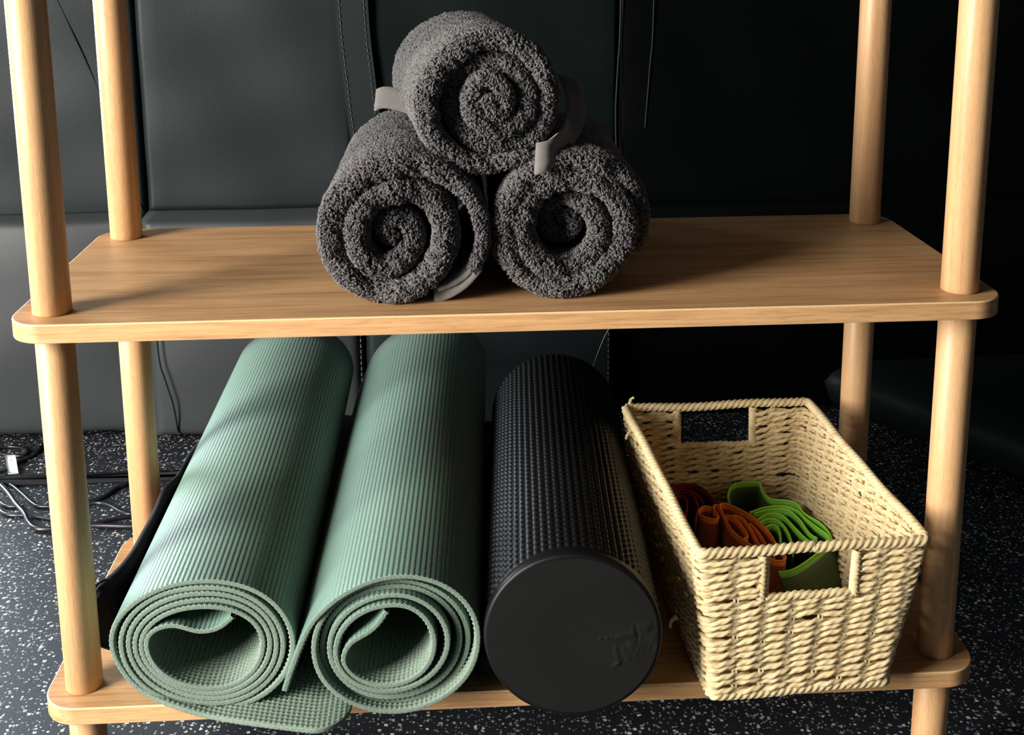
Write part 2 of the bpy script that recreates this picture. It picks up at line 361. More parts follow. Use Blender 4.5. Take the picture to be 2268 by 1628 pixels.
# piped pocket on the back and seam piping
b = MB()
for pts in ([(0.204, YB - 0.002, 0.95), (0.2035, YB - 0.0025, 0.523), (0.200, YB - 0.003, 0.42), (0.1975, YB - 0.003, 0.36), (0.199, YB - 0.003, 0.30), (0.202, YB - 0.003, LED)],):
    P, _ = catmull(pts, 0.01); b.tube(P, 0.0016, 6, up=(0, 1, 0))
b.build('piping', M['leather'], sofa)
b = MB(); P, _ = catmull([(0.253, YB, 0.95), (0.2525, YB - 0.0005, 0.52), (0.248, YB, 0.42), (0.242, YB, 0.33)], 0.01); b.tube(P, 0.0012, 6, up=(0, 1, 0)); P, _ = catmull([(0.204, YB, 0.5235), (0.252, YB, 0.5245)], 0.01); b.tube(P, 0.0014, 6, up=(0, 0, 1)); b.build('piping', M['leather'], sofa)
b = MB(); P, _ = catmull([(-0.755, YB - 0.0005, 0.93), (-0.605, YB - 0.001, 0.535), (-0.55, YB - 0.001, 0.385), (-0.505, YB - 0.001, LED)], 0.01); b.tube(P, 0.0016, 6, up=(0, 1, 0)); b.build('piping', M['leather'], sofa)
b = MB(); P, _ = catmull([(-0.478, YC - 0.022, LED - 0.02), (-0.478, YC - 0.026, 0.03), (-0.470, YC - 0.026, -0.02), (-0.462, YC - 0.022, -0.06), (-0.460, YC - 0.012, FZ + 0.02)], 0.01); b.tube(P, 0.0013, 6, up=(0, 1, 0)); b.build('piping', M['leather'], sofa)
for x in (-0.1855, 0.182):
    b = MB()
    for k in range(34):
        z = LED - 0.03 - k * 0.0088; b.tube([(x, YC - 0.0150, z), (x, YC - 0.0150, z - 0.0055)], 0.0010, 4, up=(0, 1, 0))
    o = b.build('stitching', M['thread'], sofa); o['kind'] = 'stuff'
# chaise end coming forward at the right
b = MB(); A, B_ = np.array([0.530, 0.834]), np.array([0.80, 0.434]); nrm = np.array([0.83, 0.56])
prof = [(0.016, FZ + 0.012), (0.0, FZ + 0.030), (-0.010, FZ + 0.06), (0.0, FZ + 0.075), (0.02, FZ + 0.087), (0.06, FZ + 0.092), (0.15, FZ + 0.094), (0.25, FZ + 0.095), (0.3, FZ + 0.095), (0.3, FZ + 0.012)]
V = np.array([[*(A + (B_ - A) * t + nrm * d), z] for t in np.linspace(0, 1, 12) for d, z in prof]); F = [list(map(int, f)) for f in grid_faces(12, len(prof), False, True)]
F += [list(range(len(prof)))[::-1], [11 * len(prof) + j for j in range(len(prof))]]
mesh('chaise_end', V, F, M['leather'], sofa, smooth=True)
for x in (-0.72, -0.34, 0.05, 0.9):
    b = MB(); b.tube([(x, 0.90, FZ), (x, 0.90, FZ + 0.03)], 0.02, 12, up=(0, 1, 0)); b.build('foot', M['strip'], sofa)

# thin wire hanging down in front of the sofa
P, _ = catmull([(0.196, 0.773, 0.12), (0.190, 0.775, 0.062), (0.175, 0.772, 0.032), (0.161, 0.765, 0.000), (0.152, 0.76, -0.03), (0.150, 0.755, -0.08), (0.16, 0.74, FZ + 0.0022), (0.22, 0.70, FZ + 0.0022)], 0.005)
b = MB(); b.tube(P, 0.0016, 8, up=(0.3, 1, 0.2)); tag(b.build('hanging_wire', M['cable'], origin=None), 'thin glossy black wire hanging in front of the sofa behind the foam roller', 'cable')

# ------------------------------------------------------------------ shelf unit
W, D, H, TH, IX, IY, R = 0.80, 0.2934, 0.3332, 0.0155, 0.0296, 0.0323, 0.0152
shelf = thing('wooden_shelf', 'open wooden shelf unit with round posts and oak laminate boards', 'shelf', (0, D / 2, FZ))
def board(ztop):
    rc = 0.030; bv = 0.0011; n = 12; prof = [(bv, 0), (bv * 0.3, bv * 0.3), (0, bv), (0, TH - bv), (bv * 0.3, TH - bv * 0.3), (bv, TH)]
    ring = []
    for cx, cy, a0 in ((W / 2 - rc, D - rc, 0), (-W / 2 + rc, D - rc, 90), (-W / 2 + rc, rc, 180), (W / 2 - rc, rc, 270)):
        for t in np.linspace(0, 90, n): a = math.radians(a0 + t); ring.append((cx, cy, math.cos(a), math.sin(a)))
    ring = np.array(ring); k = len(ring)
    def rr(d, z): return np.c_[ring[:, :2] + ring[:, 2:] * (rc - d), np.full(k, ztop - z)]
    V = np.vstack([rr(d, z) for d, z in prof]); F = grid_faces(len(prof), k, False, True)
    lip = np.repeat(np.array([1, 1, 0, 1, 1]), k)  # bevels get the lighter lip
    top = mesh('shelf_board', np.vstack([rr(bv, 0), rr(bv, TH)]), [list(range(k)), list(range(2 * k - 1, k - 1, -1))] + [], M['lam'], shelf, smooth=False)
    mesh('edge_band', V[2 * k:4 * k], grid_faces(2, k, False, True, True), M['edge'], top)
    Vt = V[:3 * k]; mesh('bevelled_lip', Vt, grid_faces(3, k, False, True, True), M['lip'], top)
    mesh('bevelled_lip', V[3 * k:6 * k], grid_faces(3, k, False, True, True), M['lip'], top)
board(H); board(0.0)
for sx in (-1, 1):
    for y in (IY, D - IY):
        for z0, z1 in ((FZ, -TH), (0, H - TH), (H, 0.70)):
            a = np.linspace(0, 2 * np.pi, 48, endpoint=False); c = 0.0008; pr = [(z0, R - c), (z0 + c, R), (z1 - c, R), (z1, R - c)]
            V = np.vstack([np.c_[sx * (W / 2 - IX) + r * np.cos(a), y + r * np.sin(a), np.full(48, z)] for z, r in pr])
            F = [list(map(int, f)) for f in grid_faces(4, 48, False, True, True)] + [list(range(47, -1, -1)), list(range(144, 192))]
            o = mesh('post', V, F, M['post'], shelf)

# ------------------------------------------------------------------ rolled sheets (mats and towels)
def sheet(name, C2, q, yf, th, L, axis, mat, parent, vin, outer_relief=None, inner_relief=None, edge_r=None, mats=None, back_scale=1.0, noise_amp=0.0, side=1):
    """C2 (n,2) centre line in x,z; yf (n,) front edge y; th (n,) thickness; axis = dx per dy"""
    n = len(C2); T = np.gradient(C2, axis=0); T /= np.linalg.norm(T, axis=1)[:, None]; N2 = np.stack([-T[:, 1], T[:, 0]], 1) * side   # outward
    er = th / 2 if edge_r is None else edge_r * np.ones(n)
    vs = np.asarray(vin)
    rows = []  # (sideflag, v, inset)
    prof = []
    nose = [(-1.0, 1.0), (-0.92, 0.62), (-0.70, 0.30), (-0.38, 0.08), (0, 0), (0.38, 0.08), (0.70, 0.30), (0.92, 0.62), (1.0, 1.0)] if edge_r is None else [(-1, 1), (-0.9, 0.25), (-0.6, 0.0), (0, 0), (0.6, 0.0), (0.9, 0.25), (1, 1)]
    outv = [v for v in vs if v in vs[::1]]
    V = []; UVs = []; fl = []
    def put(k, v, nose_d):
        off = k * th / 2
        y = yf + v + nose_d * er
        V.append(np.stack([C2[:, 0] + N2[:, 0] * off, y, C2[:, 1] + N2[:, 1] * off], 1)); UVs.append(np.stack([q, np.full(n, v)], 1)); fl.append((k, v))
    vi = [v for v in vs if v > 0]
    for v in vi[::-1]: put(-1, v, 1)
    for k, d in nose: put(k, 0, d)
    co = [v for v in vi if v in COARSE or v > 0.07]
    for v in co: put(1, v, 1)
    V = np.stack(V, 1); UVs = np.stack(UVs, 1); nw = V.shape[1]
    for j, (k, v) in enumerate(fl):
        rel = 0
        if k < 0 and inner_relief is not None: rel = -inner_relief(q, v) * (abs(k) > 0.8)
        if k > 0 and outer_relief is not None: rel = outer_relief(q, v) * (abs(k) > 0.8)
        if np.ndim(rel): V[:, j, 0] += N2[:, 0] * rel; V[:, j, 2] += N2[:, 1] * rel
    if noise_amp:
        X = V * 1.0
        d = (np.sin(X[..., 0] * 190 + X[..., 1] * 130) + np.sin(X[..., 2] * 230 - X[..., 1] * 170 + 1.3) + np.sin(X[..., 0] * 410 + X[..., 2] * 350 + X[..., 1] * 90)) / 3 * noise_amp
        V[..., 1] += d * 1.6; V[..., 0] += N2[:, None, 0] * d * 0.5; V[..., 2] += N2[:, None, 1] * d * 0.5
    dv = V[..., 1] - yf.mean(); c0 = C2.mean(0); sc = 1 + (back_scale - 1) * np.clip(dv / L, 0, 1)
    V[..., 0] = c0[0] + (V[..., 0] - c0[0]) * sc + axis * dv
    F = grid_faces(n, nw, False, True, flip=(side < 0)); 
    # close the two cut ends and the back edge is closed by the wrap
    caps = []
    for i, fp in ((0, True), (n - 1, False)):
        a = i * nw; lo, hi = 0, nw - 1
        # pair inner rows with outer rows
        ni = len(vi); no = len(co)
        inn = [a + t for t in range(ni + len(nose) // 2 + 1)]; out = [a + nw - 1 - t for t in range(no + len(nose) // 2 + 1)]
        caps.append([a + t for t in range(nw)] if fp else [a + t for t in range(nw - 1, -1, -1)])
    FF = np.vstack([F]); o = mesh(name, V.reshape(-1, 3), FF, mats or mat, parent, uv=UVs.reshape(-1, 2))
    # caps through bmesh-free append
    me = o.data
    if mats:
        mi = np.zeros(len(me.polygons), np.int32); J = np.tile(np.arange(nw), n - 1)
        ks = np.array([f[0] for f in fl]); kn = np.roll(ks, -1); outer = (ks >= 0.9) & (kn >= 0.9)
        mi[:] = np.where(outer[J], 0, 1); me.polygons.foreach_set('material_index', mi)
    return o, V, fl, N2
COARSE = set()
def qarc(rings, k=14):
    """rings: list of extreme points ('T'|'R'|'B'|'L', x, z) joined by quarter ellipses"""
    out = []
    for (a, xa, za), (b_, xb, zb) in zip(rings[:-1], rings[1:]):
        for t in np.linspace(0, np.pi / 2, k, endpoint=False):
            if a in 'TB': out.append((xa + (xb - xa) * math.sin(t), zb + (za - zb) * math.cos(t)))
            else: out.append((xb + (xa - xb) * math.cos(t), za + (zb - za) * math.sin(t)))
    out.append(rings[-1][1:]); return out
CAM = np.array(cam.location); CR = np.array(cam.rotation_euler.to_matrix())
#T0
MAT1 = [(-0.1400, 0.0030, -0.0463), (-0.1500, 0.0030, -0.0463), (-0.1661, 0.0030, -0.0463), (-0.2019, 0.0030, -0.0379), (-0.2309, 0.0030, -0.0296), (-0.2566, 0.0030, -0.0200), (-0.2811, 0.0084, -0.0160), (-0.2974, 0.0138, -0.0130), (-0.3110, 0.0217, -0.0110), (-0.3206, 0.0326, -0.0110), (-0.3277, 0.0455, -0.0110), (-0.3309, 0.0556, -0.0110), (-0.3317, 0.0663, -0.0110), (-0.3302, 0.0748, -0.0110), (-0.3268, 0.0830, -0.0110), (-0.3216, 0.0907, -0.0110), (-0.3149, 0.0976, -0.0110), (-0.3067, 0.1038, -0.0110), (-0.2973, 0.1089, -0.0110), (-0.2868, 0.1129, -0.0110), (-0.2756, 0.1156, -0.0110), (-0.2638, 0.1171, -0.0110), (-0.2518, 0.1173, -0.0110), (-0.2413, 0.1162, -0.0110), (-0.2310, 0.1137, -0.0110), (-0.2213, 0.1100, -0.0110), (-0.2124, 0.1050, -0.0110), (-0.2046, 0.0990, -0.0110), (-0.1979, 0.0920, -0.0110), (-0.1926, 0.0842, -0.0110), (-0.1888, 0.0758, -0.0110), (-0.1867, 0.0670, -0.0110), (-0.1862, 0.0580, -0.0110), (-0.1874, 0.0490, -0.0110), (-0.1902, 0.0402, -0.0110), (-0.1944, 0.0319, -0.0110), (-0.2000, 0.0243, -0.0110), (-0.2070, 0.0176, -0.0110), (-0.2149, 0.0119, -0.0110), (-0.2238, 0.0075, -0.0110), (-0.2334, 0.0044, -0.0110), (-0.2433, 0.0027, -0.0110), (-0.2535, 0.0025, -0.0110), (-0.2652, 0.0038, -0.0110), (-0.2765, 0.0066, -0.0110), (-0.2872, 0.0109, -0.0110), (-0.2969, 0.0164, -0.0110), (-0.3054, 0.0230, -0.0110), (-0.3125, 0.0307, -0.0110), (-0.3180, 0.0391, -0.0110), (-0.3219, 0.0481, -0.0110), (-0.3239, 0.0574, -0.0110), (-0.3242, 0.0669, -0.0110), (-0.3228, 0.0744, -0.0110), (-0.3197, 0.0817, -0.0110), (-0.3151, 0.0885, -0.0110), (-0.3091, 0.0946, -0.0110), (-0.3017, 0.1001, -0.0110), (-0.2931, 0.1046, -0.0110), (-0.2837, 0.1081, -0.0110), (-0.2735, 0.1106, -0.0110), (-0.2629, 0.1119, -0.0110), (-0.2521, 0.1120, -0.0110), (-0.2428, 0.1110, -0.0110), (-0.2338, 0.1088, -0.0110), (-0.2253, 0.1054, -0.0110), (-0.2175, 0.1009, -0.0110), (-0.2105, 0.0954, -0.0110), (-0.2047, 0.0891, -0.0110), (-0.2000, 0.0821, -0.0110), (-0.1968, 0.0745, -0.0110), (-0.1949, 0.0665, -0.0110), (-0.1945, 0.0584, -0.0110), (-0.1956, 0.0501, -0.0110), (-0.1980, 0.0421, -0.0110), (-0.2017, 0.0345, -0.0110), (-0.2066, 0.0276, -0.0110), (-0.2127, 0.0214, -0.0110), (-0.2196, 0.0162, -0.0110), (-0.2274, 0.0122, -0.0110), (-0.2357, 0.0093, -0.0110), (-0.2444, 0.0078, -0.0110), (-0.2532, 0.0075, -0.0110), (-0.2640, 0.0087, -0.0110), (-0.2745, 0.0113, -0.0110), (-0.2843, 0.0151, -0.0110), (-0.2932, 0.0201, -0.0110), (-0.3011, 0.0261, -0.0110), (-0.3077, 0.0330, -0.0110), (-0.3128, 0.0406, -0.0110), (-0.3164, 0.0487, -0.0110), (-0.3183, 0.0572, -0.0110), (-0.3185, 0.0657, -0.0110), (-0.3173, 0.0726, -0.0110), (-0.3145, 0.0792, -0.0110), (-0.3103, 0.0854, -0.0110), (-0.3047, 0.0910, -0.0110), (-0.2979, 0.0959, -0.0110), (-0.2901, 0.1000, -0.0110), (-0.2814, 0.1032, -0.0110), (-0.2721, 0.1055, -0.0110), (-0.2624, 0.1067, -0.0110), (-0.2524, 0.1068, -0.0110), (-0.2439, 0.1059, -0.0110), (-0.2356, 0.1039, -0.0110), (-0.2278, 0.1008, -0.0110), (-0.2207, 0.0968, -0.0110), (-0.2144, 0.0918, -0.0110), (-0.2090, 0.0862, -0.0110), (-0.2048, 0.0798, -0.0110), (-0.2018, 0.0730, -0.0110), (-0.2001, 0.0659, -0.0110), (-0.1997, 0.0586, -0.0110), (-0.2007, 0.0511, -0.0110), (-0.2029, 0.0438, -0.0110), (-0.2063, 0.0369, -0.0110), (-0.2107, 0.0305, -0.0110), (-0.2162, 0.0249, -0.0110), (-0.2225, 0.0202, -0.0110), (-0.2295, 0.0165, -0.0110), (-0.2371, 0.0139, -0.0110), (-0.2449, 0.0125, -0.0110), (-0.2529, 0.0123, -0.0110), (-0.2629, 0.0134, -0.0110), (-0.2724, 0.0157, -0.0110), (-0.2815, 0.0191, -0.0110), (-0.2897, 0.0236, -0.0110), (-0.2969, 0.0290, -0.0110), (-0.3029, 0.0352, -0.0110), (-0.3077, 0.0420, -0.0110), (-0.3110, 0.0493, -0.0110), (-0.3128, 0.0569, -0.0110), (-0.3130, 0.0646, -0.0110), (-0.3119, 0.0707, -0.0110), (-0.3094, 0.0766, -0.0110), (-0.3055, 0.0821, -0.0110), (-0.3004, 0.0872, -0.0110), (-0.2943, 0.0916, -0.0110), (-0.2871, 0.0952, -0.0110), (-0.2792, 0.0981, -0.0110), (-0.2707, 0.1001, -0.0110), (-0.2618, 0.1011, -0.0110), (-0.2527, 0.1012, -0.0110), (-0.2450, 0.1004, -0.0110), (-0.2375, 0.0986, -0.0110), (-0.2305, 0.0959, -0.0110), (-0.2240, 0.0924, -0.0110), (-0.2183, 0.0881, -0.0110), (-0.2134, 0.0830, -0.0110), (-0.2096, 0.0775, -0.0110), (-0.2069, 0.0715, -0.0110), (-0.2053, 0.0653, -0.0110), (-0.2050, 0.0589, -0.0110), (-0.2059, 0.0520, -0.0110), (-0.2079, 0.0454, -0.0110), (-0.2109, 0.0391, -0.0110), (-0.2149, 0.0334, -0.0110), (-0.2198, 0.0283, -0.0110), (-0.2255, 0.0241, -0.0110), (-0.2318, 0.0207, -0.0110), (-0.2385, 0.0183, -0.0110), (-0.2455, 0.0170, -0.0110), (-0.2527, 0.0168, -0.0110), (-0.2619, 0.0178, -0.0110), (-0.2708, 0.0199, -0.0110), (-0.2791, 0.0229, -0.0110), (-0.2868, 0.0269, -0.0110), (-0.2935, 0.0318, -0.0110), (-0.2991, 0.0373, -0.0110), (-0.3035, 0.0434, -0.0110), (-0.3066, 0.0499, -0.0110), (-0.3083, 0.0567, -0.0110), (-0.3086, 0.0635, -0.0110), (-0.3075, 0.0688, -0.0110), (-0.3052, 0.0740, -0.0110), (-0.3017, 0.0788, -0.0110), (-0.2970, 0.0832, -0.0110), (-0.2914, 0.0870, -0.0110), (-0.2848, 0.0902, -0.0110), (-0.2775, 0.0927, -0.0110), (-0.2696, 0.0944, -0.0110), (-0.2614, 0.0953, -0.0110), (-0.2531, 0.0953, -0.0110), (-0.2462, 0.0946, -0.0110), (-0.2395, 0.0931, -0.0110), (-0.2332, 0.0908, -0.0110), (-0.2275, 0.0877, -0.0110), (-0.2224, 0.0840, -0.0110), (-0.2180, 0.0797, -0.0110), (-0.2146, 0.0750, -0.0110), (-0.2122, 0.0699, -0.0110), (-0.2108, 0.0646, -0.0110), (-0.2105, 0.0591, -0.0110), (-0.2113, 0.0529, -0.0110), (-0.2131, 0.0468, -0.0110), (-0.2158, 0.0411, -0.0110), (-0.2193, 0.0359, -0.0110), (-0.2236, 0.0313, -0.0110), (-0.2286, 0.0274, -0.0110), (-0.2341, 0.0243, -0.0110), (-0.2400, 0.0221, -0.0110), (-0.2462, 0.0210, -0.0110), (-0.2525, 0.0207, -0.0110), (-0.2610, 0.0217, -0.0110), (-0.2692, 0.0236, -0.0110), (-0.2770, 0.0264, -0.0110), (-0.2841, 0.0301, -0.0110), (-0.2903, 0.0346, -0.0110), (-0.2955, 0.0398, -0.0110), (-0.2996, 0.0455, -0.0110), (-0.3025, 0.0515, -0.0110), (-0.3041, 0.0578, -0.0110), (-0.3043, 0.0642, -0.0110), (-0.3034, 0.0691, -0.0110), (-0.2996, 0.0738, -0.0110), (-0.2914, 0.0779, -0.0110), (-0.2826, 0.0791, -0.0110), (-0.2747, 0.0774, -0.0110), (-0.2639, 0.0730, -0.0110), (-0.2543, 0.0727, -0.0110), (-0.2455, 0.0750, -0.0110), (-0.2388, 0.0801, -0.0110), (-0.2338, 0.0852, -0.0110)]
MAT2 = [(-0.1940, 0.0207, -0.0180), (-0.1886, 0.0381, -0.0200), (-0.1820, 0.0562, -0.0220), (-0.1755, 0.0715, -0.0240), (-0.1685, 0.0849, -0.0260), (-0.1591, 0.0971, -0.0280), (-0.1475, 0.1088, -0.0300), (-0.1347, 0.1169, -0.0300), (-0.1212, 0.1227, -0.0300), (-0.1069, 0.1257, -0.0300), (-0.0936, 0.1262, -0.0300), (-0.0844, 0.1252, -0.0300), (-0.0754, 0.1229, -0.0300), (-0.0669, 0.1194, -0.0300), (-0.0590, 0.1147, -0.0300), (-0.0521, 0.1089, -0.0300), (-0.0461, 0.1023, -0.0300), (-0.0413, 0.0949, -0.0300), (-0.0378, 0.0870, -0.0300), (-0.0358, 0.0786, -0.0300), (-0.0351, 0.0701, -0.0300), (-0.0361, 0.0597, -0.0300), (-0.0388, 0.0496, -0.0300), (-0.0432, 0.0401, -0.0300), (-0.0492, 0.0313, -0.0300), (-0.0565, 0.0236, -0.0300), (-0.0651, 0.0171, -0.0300), (-0.0747, 0.0120, -0.0300), (-0.0851, 0.0084, -0.0300), (-0.0959, 0.0064, -0.0300), (-0.1070, 0.0061, -0.0300), (-0.1168, 0.0073, -0.0300), (-0.1262, 0.0099, -0.0300), (-0.1351, 0.0139, -0.0300), (-0.1433, 0.0191, -0.0300), (-0.1505, 0.0254, -0.0300), (-0.1566, 0.0322, -0.0293), (-0.1615, 0.0397, -0.0287), (-0.1649, 0.0478, -0.0280), (-0.1669, 0.0563, -0.0273), (-0.1674, 0.0649, -0.0267), (-0.1663, 0.0736, -0.0260), (-0.1636, 0.0821, -0.0253), (-0.1593, 0.0899, -0.0247), (-0.1535, 0.0971, -0.0240), (-0.1464, 0.1033, -0.0233), (-0.1382, 0.1085, -0.0227), (-0.1290, 0.1125, -0.0220), (-0.1191, 0.1152, -0.0213), (-0.1087, 0.1165, -0.0207), (-0.0981, 0.1164, -0.0200), (-0.0895, 0.1154, -0.0200), (-0.0812, 0.1133, -0.0200), (-0.0733, 0.1100, -0.0200), (-0.0660, 0.1056, -0.0200), (-0.0595, 0.1002, -0.0200), (-0.0540, 0.0940, -0.0200), (-0.0495, 0.0871, -0.0200), (-0.0463, 0.0797, -0.0200), (-0.0444, 0.0719, -0.0200), (-0.0438, 0.0640, -0.0200), (-0.0447, 0.0547, -0.0200), (-0.0472, 0.0457, -0.0200), (-0.0511, 0.0373, -0.0200), (-0.0564, 0.0295, -0.0200), (-0.0630, 0.0226, -0.0200), (-0.0707, 0.0168, -0.0200), (-0.0793, 0.0123, -0.0200), (-0.0886, 0.0091, -0.0200), (-0.0983, 0.0074, -0.0200), (-0.1082, 0.0071, -0.0200), (-0.1170, 0.0081, -0.0200), (-0.1254, 0.0104, -0.0200), (-0.1334, 0.0138, -0.0200), (-0.1408, 0.0182, -0.0200), (-0.1472, 0.0236, -0.0200), (-0.1527, 0.0298, -0.0200), (-0.1570, 0.0367, -0.0200), (-0.1600, 0.0440, -0.0200), (-0.1617, 0.0516, -0.0200), (-0.1621, 0.0594, -0.0200), (-0.1610, 0.0681, -0.0200), (-0.1585, 0.0766, -0.0200), (-0.1546, 0.0845, -0.0200), (-0.1494, 0.0917, -0.0200), (-0.1430, 0.0981, -0.0200), (-0.1356, 0.1035, -0.0202), (-0.1273, 0.1078, -0.0203), (-0.1185, 0.1109, -0.0205), (-0.1092, 0.1126, -0.0207), (-0.0998, 0.1130, -0.0209), (-0.0919, 0.1122, -0.0210), (-0.0843, 0.1103, -0.0212), (-0.0771, 0.1073, -0.0214), (-0.0705, 0.1033, -0.0215), (-0.0645, 0.0984, -0.0217), (-0.0595, 0.0927, -0.0219), (-0.0555, 0.0864, -0.0221), (-0.0525, 0.0795, -0.0222), (-0.0508, 0.0724, -0.0224), (-0.0503, 0.0650, -0.0226), (-0.0511, 0.0570, -0.0227), (-0.0534, 0.0491, -0.0229), (-0.0570, 0.0417, -0.0231), (-0.0619, 0.0350, -0.0233), (-0.0680, 0.0290, -0.0234), (-0.0750, 0.0240, -0.0236), (-0.0829, 0.0202, -0.0238), (-0.0914, 0.0175, -0.0239), (-0.1003, 0.0161, -0.0241), (-0.1094, 0.0160, -0.0243), (-0.1168, 0.0170, -0.0245), (-0.1240, 0.0190, -0.0246), (-0.1308, 0.0221, -0.0248), (-0.1370, 0.0260, -0.0250), (-0.1425, 0.0308, -0.0251), (-0.1471, 0.0363, -0.0253), (-0.1507, 0.0423, -0.0255), (-0.1533, 0.0487, -0.0257), (-0.1548, 0.0554, -0.0258), (-0.1551, 0.0621, -0.0260), (-0.1541, 0.0698, -0.0261), (-0.1519, 0.0772, -0.0263), (-0.1484, 0.0841, -0.0264), (-0.1439, 0.0905, -0.0265), (-0.1383, 0.0961, -0.0267), (-0.1318, 0.1008, -0.0268), (-0.1246, 0.1045, -0.0269), (-0.1168, 0.1071, -0.0271), (-0.1087, 0.1086, -0.0272), (-0.1004, 0.1089, -0.0273), (-0.0940, 0.1082, -0.0275), (-0.0877, 0.1065, -0.0276), (-0.0818, 0.1039, -0.0277), (-0.0764, 0.1004, -0.0279), (-0.0715, 0.0961, -0.0280), (-0.0674, 0.0911, -0.0281), (-0.0641, 0.0855, -0.0283), (-0.0618, 0.0795, -0.0284), (-0.0604, 0.0732, -0.0285), (-0.0600, 0.0668, -0.0287), (-0.0607, 0.0599, -0.0288), (-0.0626, 0.0533, -0.0289), (-0.0657, 0.0470, -0.0291), (-0.0699, 0.0412, -0.0292), (-0.0751, 0.0362, -0.0293), (-0.0811, 0.0320, -0.0295), (-0.0879, 0.0287, -0.0296), (-0.0951, 0.0264, -0.0297), (-0.1027, 0.0252, -0.0299), (-0.1105, 0.0251, -0.0300), (-0.1168, 0.0258, -0.0300), (-0.1229, 0.0274, -0.0300), (-0.1287, 0.0298, -0.0300), (-0.1340, 0.0329, -0.0300), (-0.1387, 0.0367, -0.0300), (-0.1426, 0.0411, -0.0300), (-0.1458, 0.0459, -0.0300), (-0.1480, 0.0511, -0.0300), (-0.1493, 0.0565, -0.0300), (-0.1496, 0.0619, -0.0300), (-0.1487, 0.0685, -0.0300), (-0.1468, 0.0748, -0.0300), (-0.1437, 0.0808, -0.0300), (-0.1396, 0.0862, -0.0300), (-0.1346, 0.0910, -0.0300), (-0.1287, 0.0950, -0.0300), (-0.1223, 0.0982, -0.0300), (-0.1153, 0.1004, -0.0300), (-0.1080, 0.1016, -0.0300), (-0.1005, 0.1018, -0.0300), (-0.0957, 0.1012, -0.0300), (-0.0911, 0.0998, -0.0300), (-0.0867, 0.0976, -0.0300), (-0.0827, 0.0947, -0.0300), (-0.0791, 0.0912, -0.0300), (-0.0761, 0.0871, -0.0300), (-0.0736, 0.0826, -0.0300), (-0.0719, 0.0776, -0.0300), (-0.0709, 0.0725, -0.0300), (-0.0706, 0.0672, -0.0300), (-0.0712, 0.0611, -0.0300), (-0.0728, 0.0552, -0.0300), (-0.0753, 0.0496, -0.0300), (-0.0786, 0.0444, -0.0300), (-0.0828, 0.0399, -0.0300), (-0.0876, 0.0361, -0.0300), (-0.0930, 0.0331, -0.0300), (-0.0989, 0.0310, -0.0300), (-0.1050, 0.0298, -0.0300), (-0.1112, 0.0296, -0.0300), (-0.1166, 0.0302, -0.0300), (-0.1219, 0.0315, -0.0300), (-0.1269, 0.0334, -0.0300), (-0.1314, 0.0359, -0.0300), (-0.1355, 0.0389, -0.0300), (-0.1389, 0.0424, -0.0300), (-0.1416, 0.0463, -0.0300), (-0.1435, 0.0504, -0.0300), (-0.1446, 0.0547, -0.0300), (-0.1410, 0.0651, -0.0300), (-0.1370, 0.0702, -0.0300), (-0.1306, 0.0739, -0.0300), (-0.1241, 0.0776, -0.0300), (-0.1176, 0.0826, -0.0300), (-0.1119, 0.0902, -0.0300), (-0.1077, 0.0971, -0.0300)]
TWL = [(-0.0629, 0.3433, 0.0050, 0.0040), (-0.0462, 0.3498, 0.0060, 0.0030), (-0.0320, 0.3632, 0.0070, 0.0020), (-0.0251, 0.3870, 0.0080, 0.0020), (-0.0305, 0.4125, 0.0100, 0.0030), (-0.0473, 0.4330, 0.0130, 0.0040), (-0.0674, 0.4442, 0.0160, 0.0030), (-0.0916, 0.4472, 0.0180, 0.0000), (-0.1152, 0.4410, 0.0190, 0.0000), (-0.1350, 0.4264, 0.0190, 0.0000), (-0.1455, 0.4066, 0.0190, 0.0000), (-0.1474, 0.3856, 0.0190, 0.0000), (-0.1412, 0.3658, 0.0190, 0.0000), (-0.1278, 0.3509, 0.0190, 0.0000), (-0.1067, 0.3427, 0.0190, -0.0020), (-0.0860, 0.3456, 0.0180, -0.0030), (-0.0701, 0.3564, 0.0180, -0.0040), (-0.0591, 0.3724, 0.0180, -0.0040), (-0.0546, 0.3919, 0.0180, -0.0020), (-0.0592, 0.4098, 0.0180, 0.0020), (-0.0720, 0.4227, 0.0180, 0.0040), (-0.0913, 0.4272, 0.0180, 0.0000), (-0.1093, 0.4226, 0.0180, 0.0000), (-0.1218, 0.4111, 0.0180, -0.0030), (-0.1272, 0.3952, 0.0180, -0.0040), (-0.1253, 0.3791, 0.0180, -0.0030), (-0.1167, 0.3661, 0.0180, -0.0020), (-0.1037, 0.3624, 0.0170, 0.0000), (-0.0904, 0.3689, 0.0170, 0.0000), (-0.0819, 0.3806, 0.0160, 0.0030), (-0.0824, 0.3934, 0.0160, 0.0060), (-0.0903, 0.4037, 0.0150, 0.0080), (-0.0992, 0.4056, 0.0180, 0.0080), (-0.1051, 0.3981, 0.0190, 0.0090), (-0.1021, 0.3888, 0.0190, 0.0100), (-0.0956, 0.3869, 0.0160, 0.0100)]
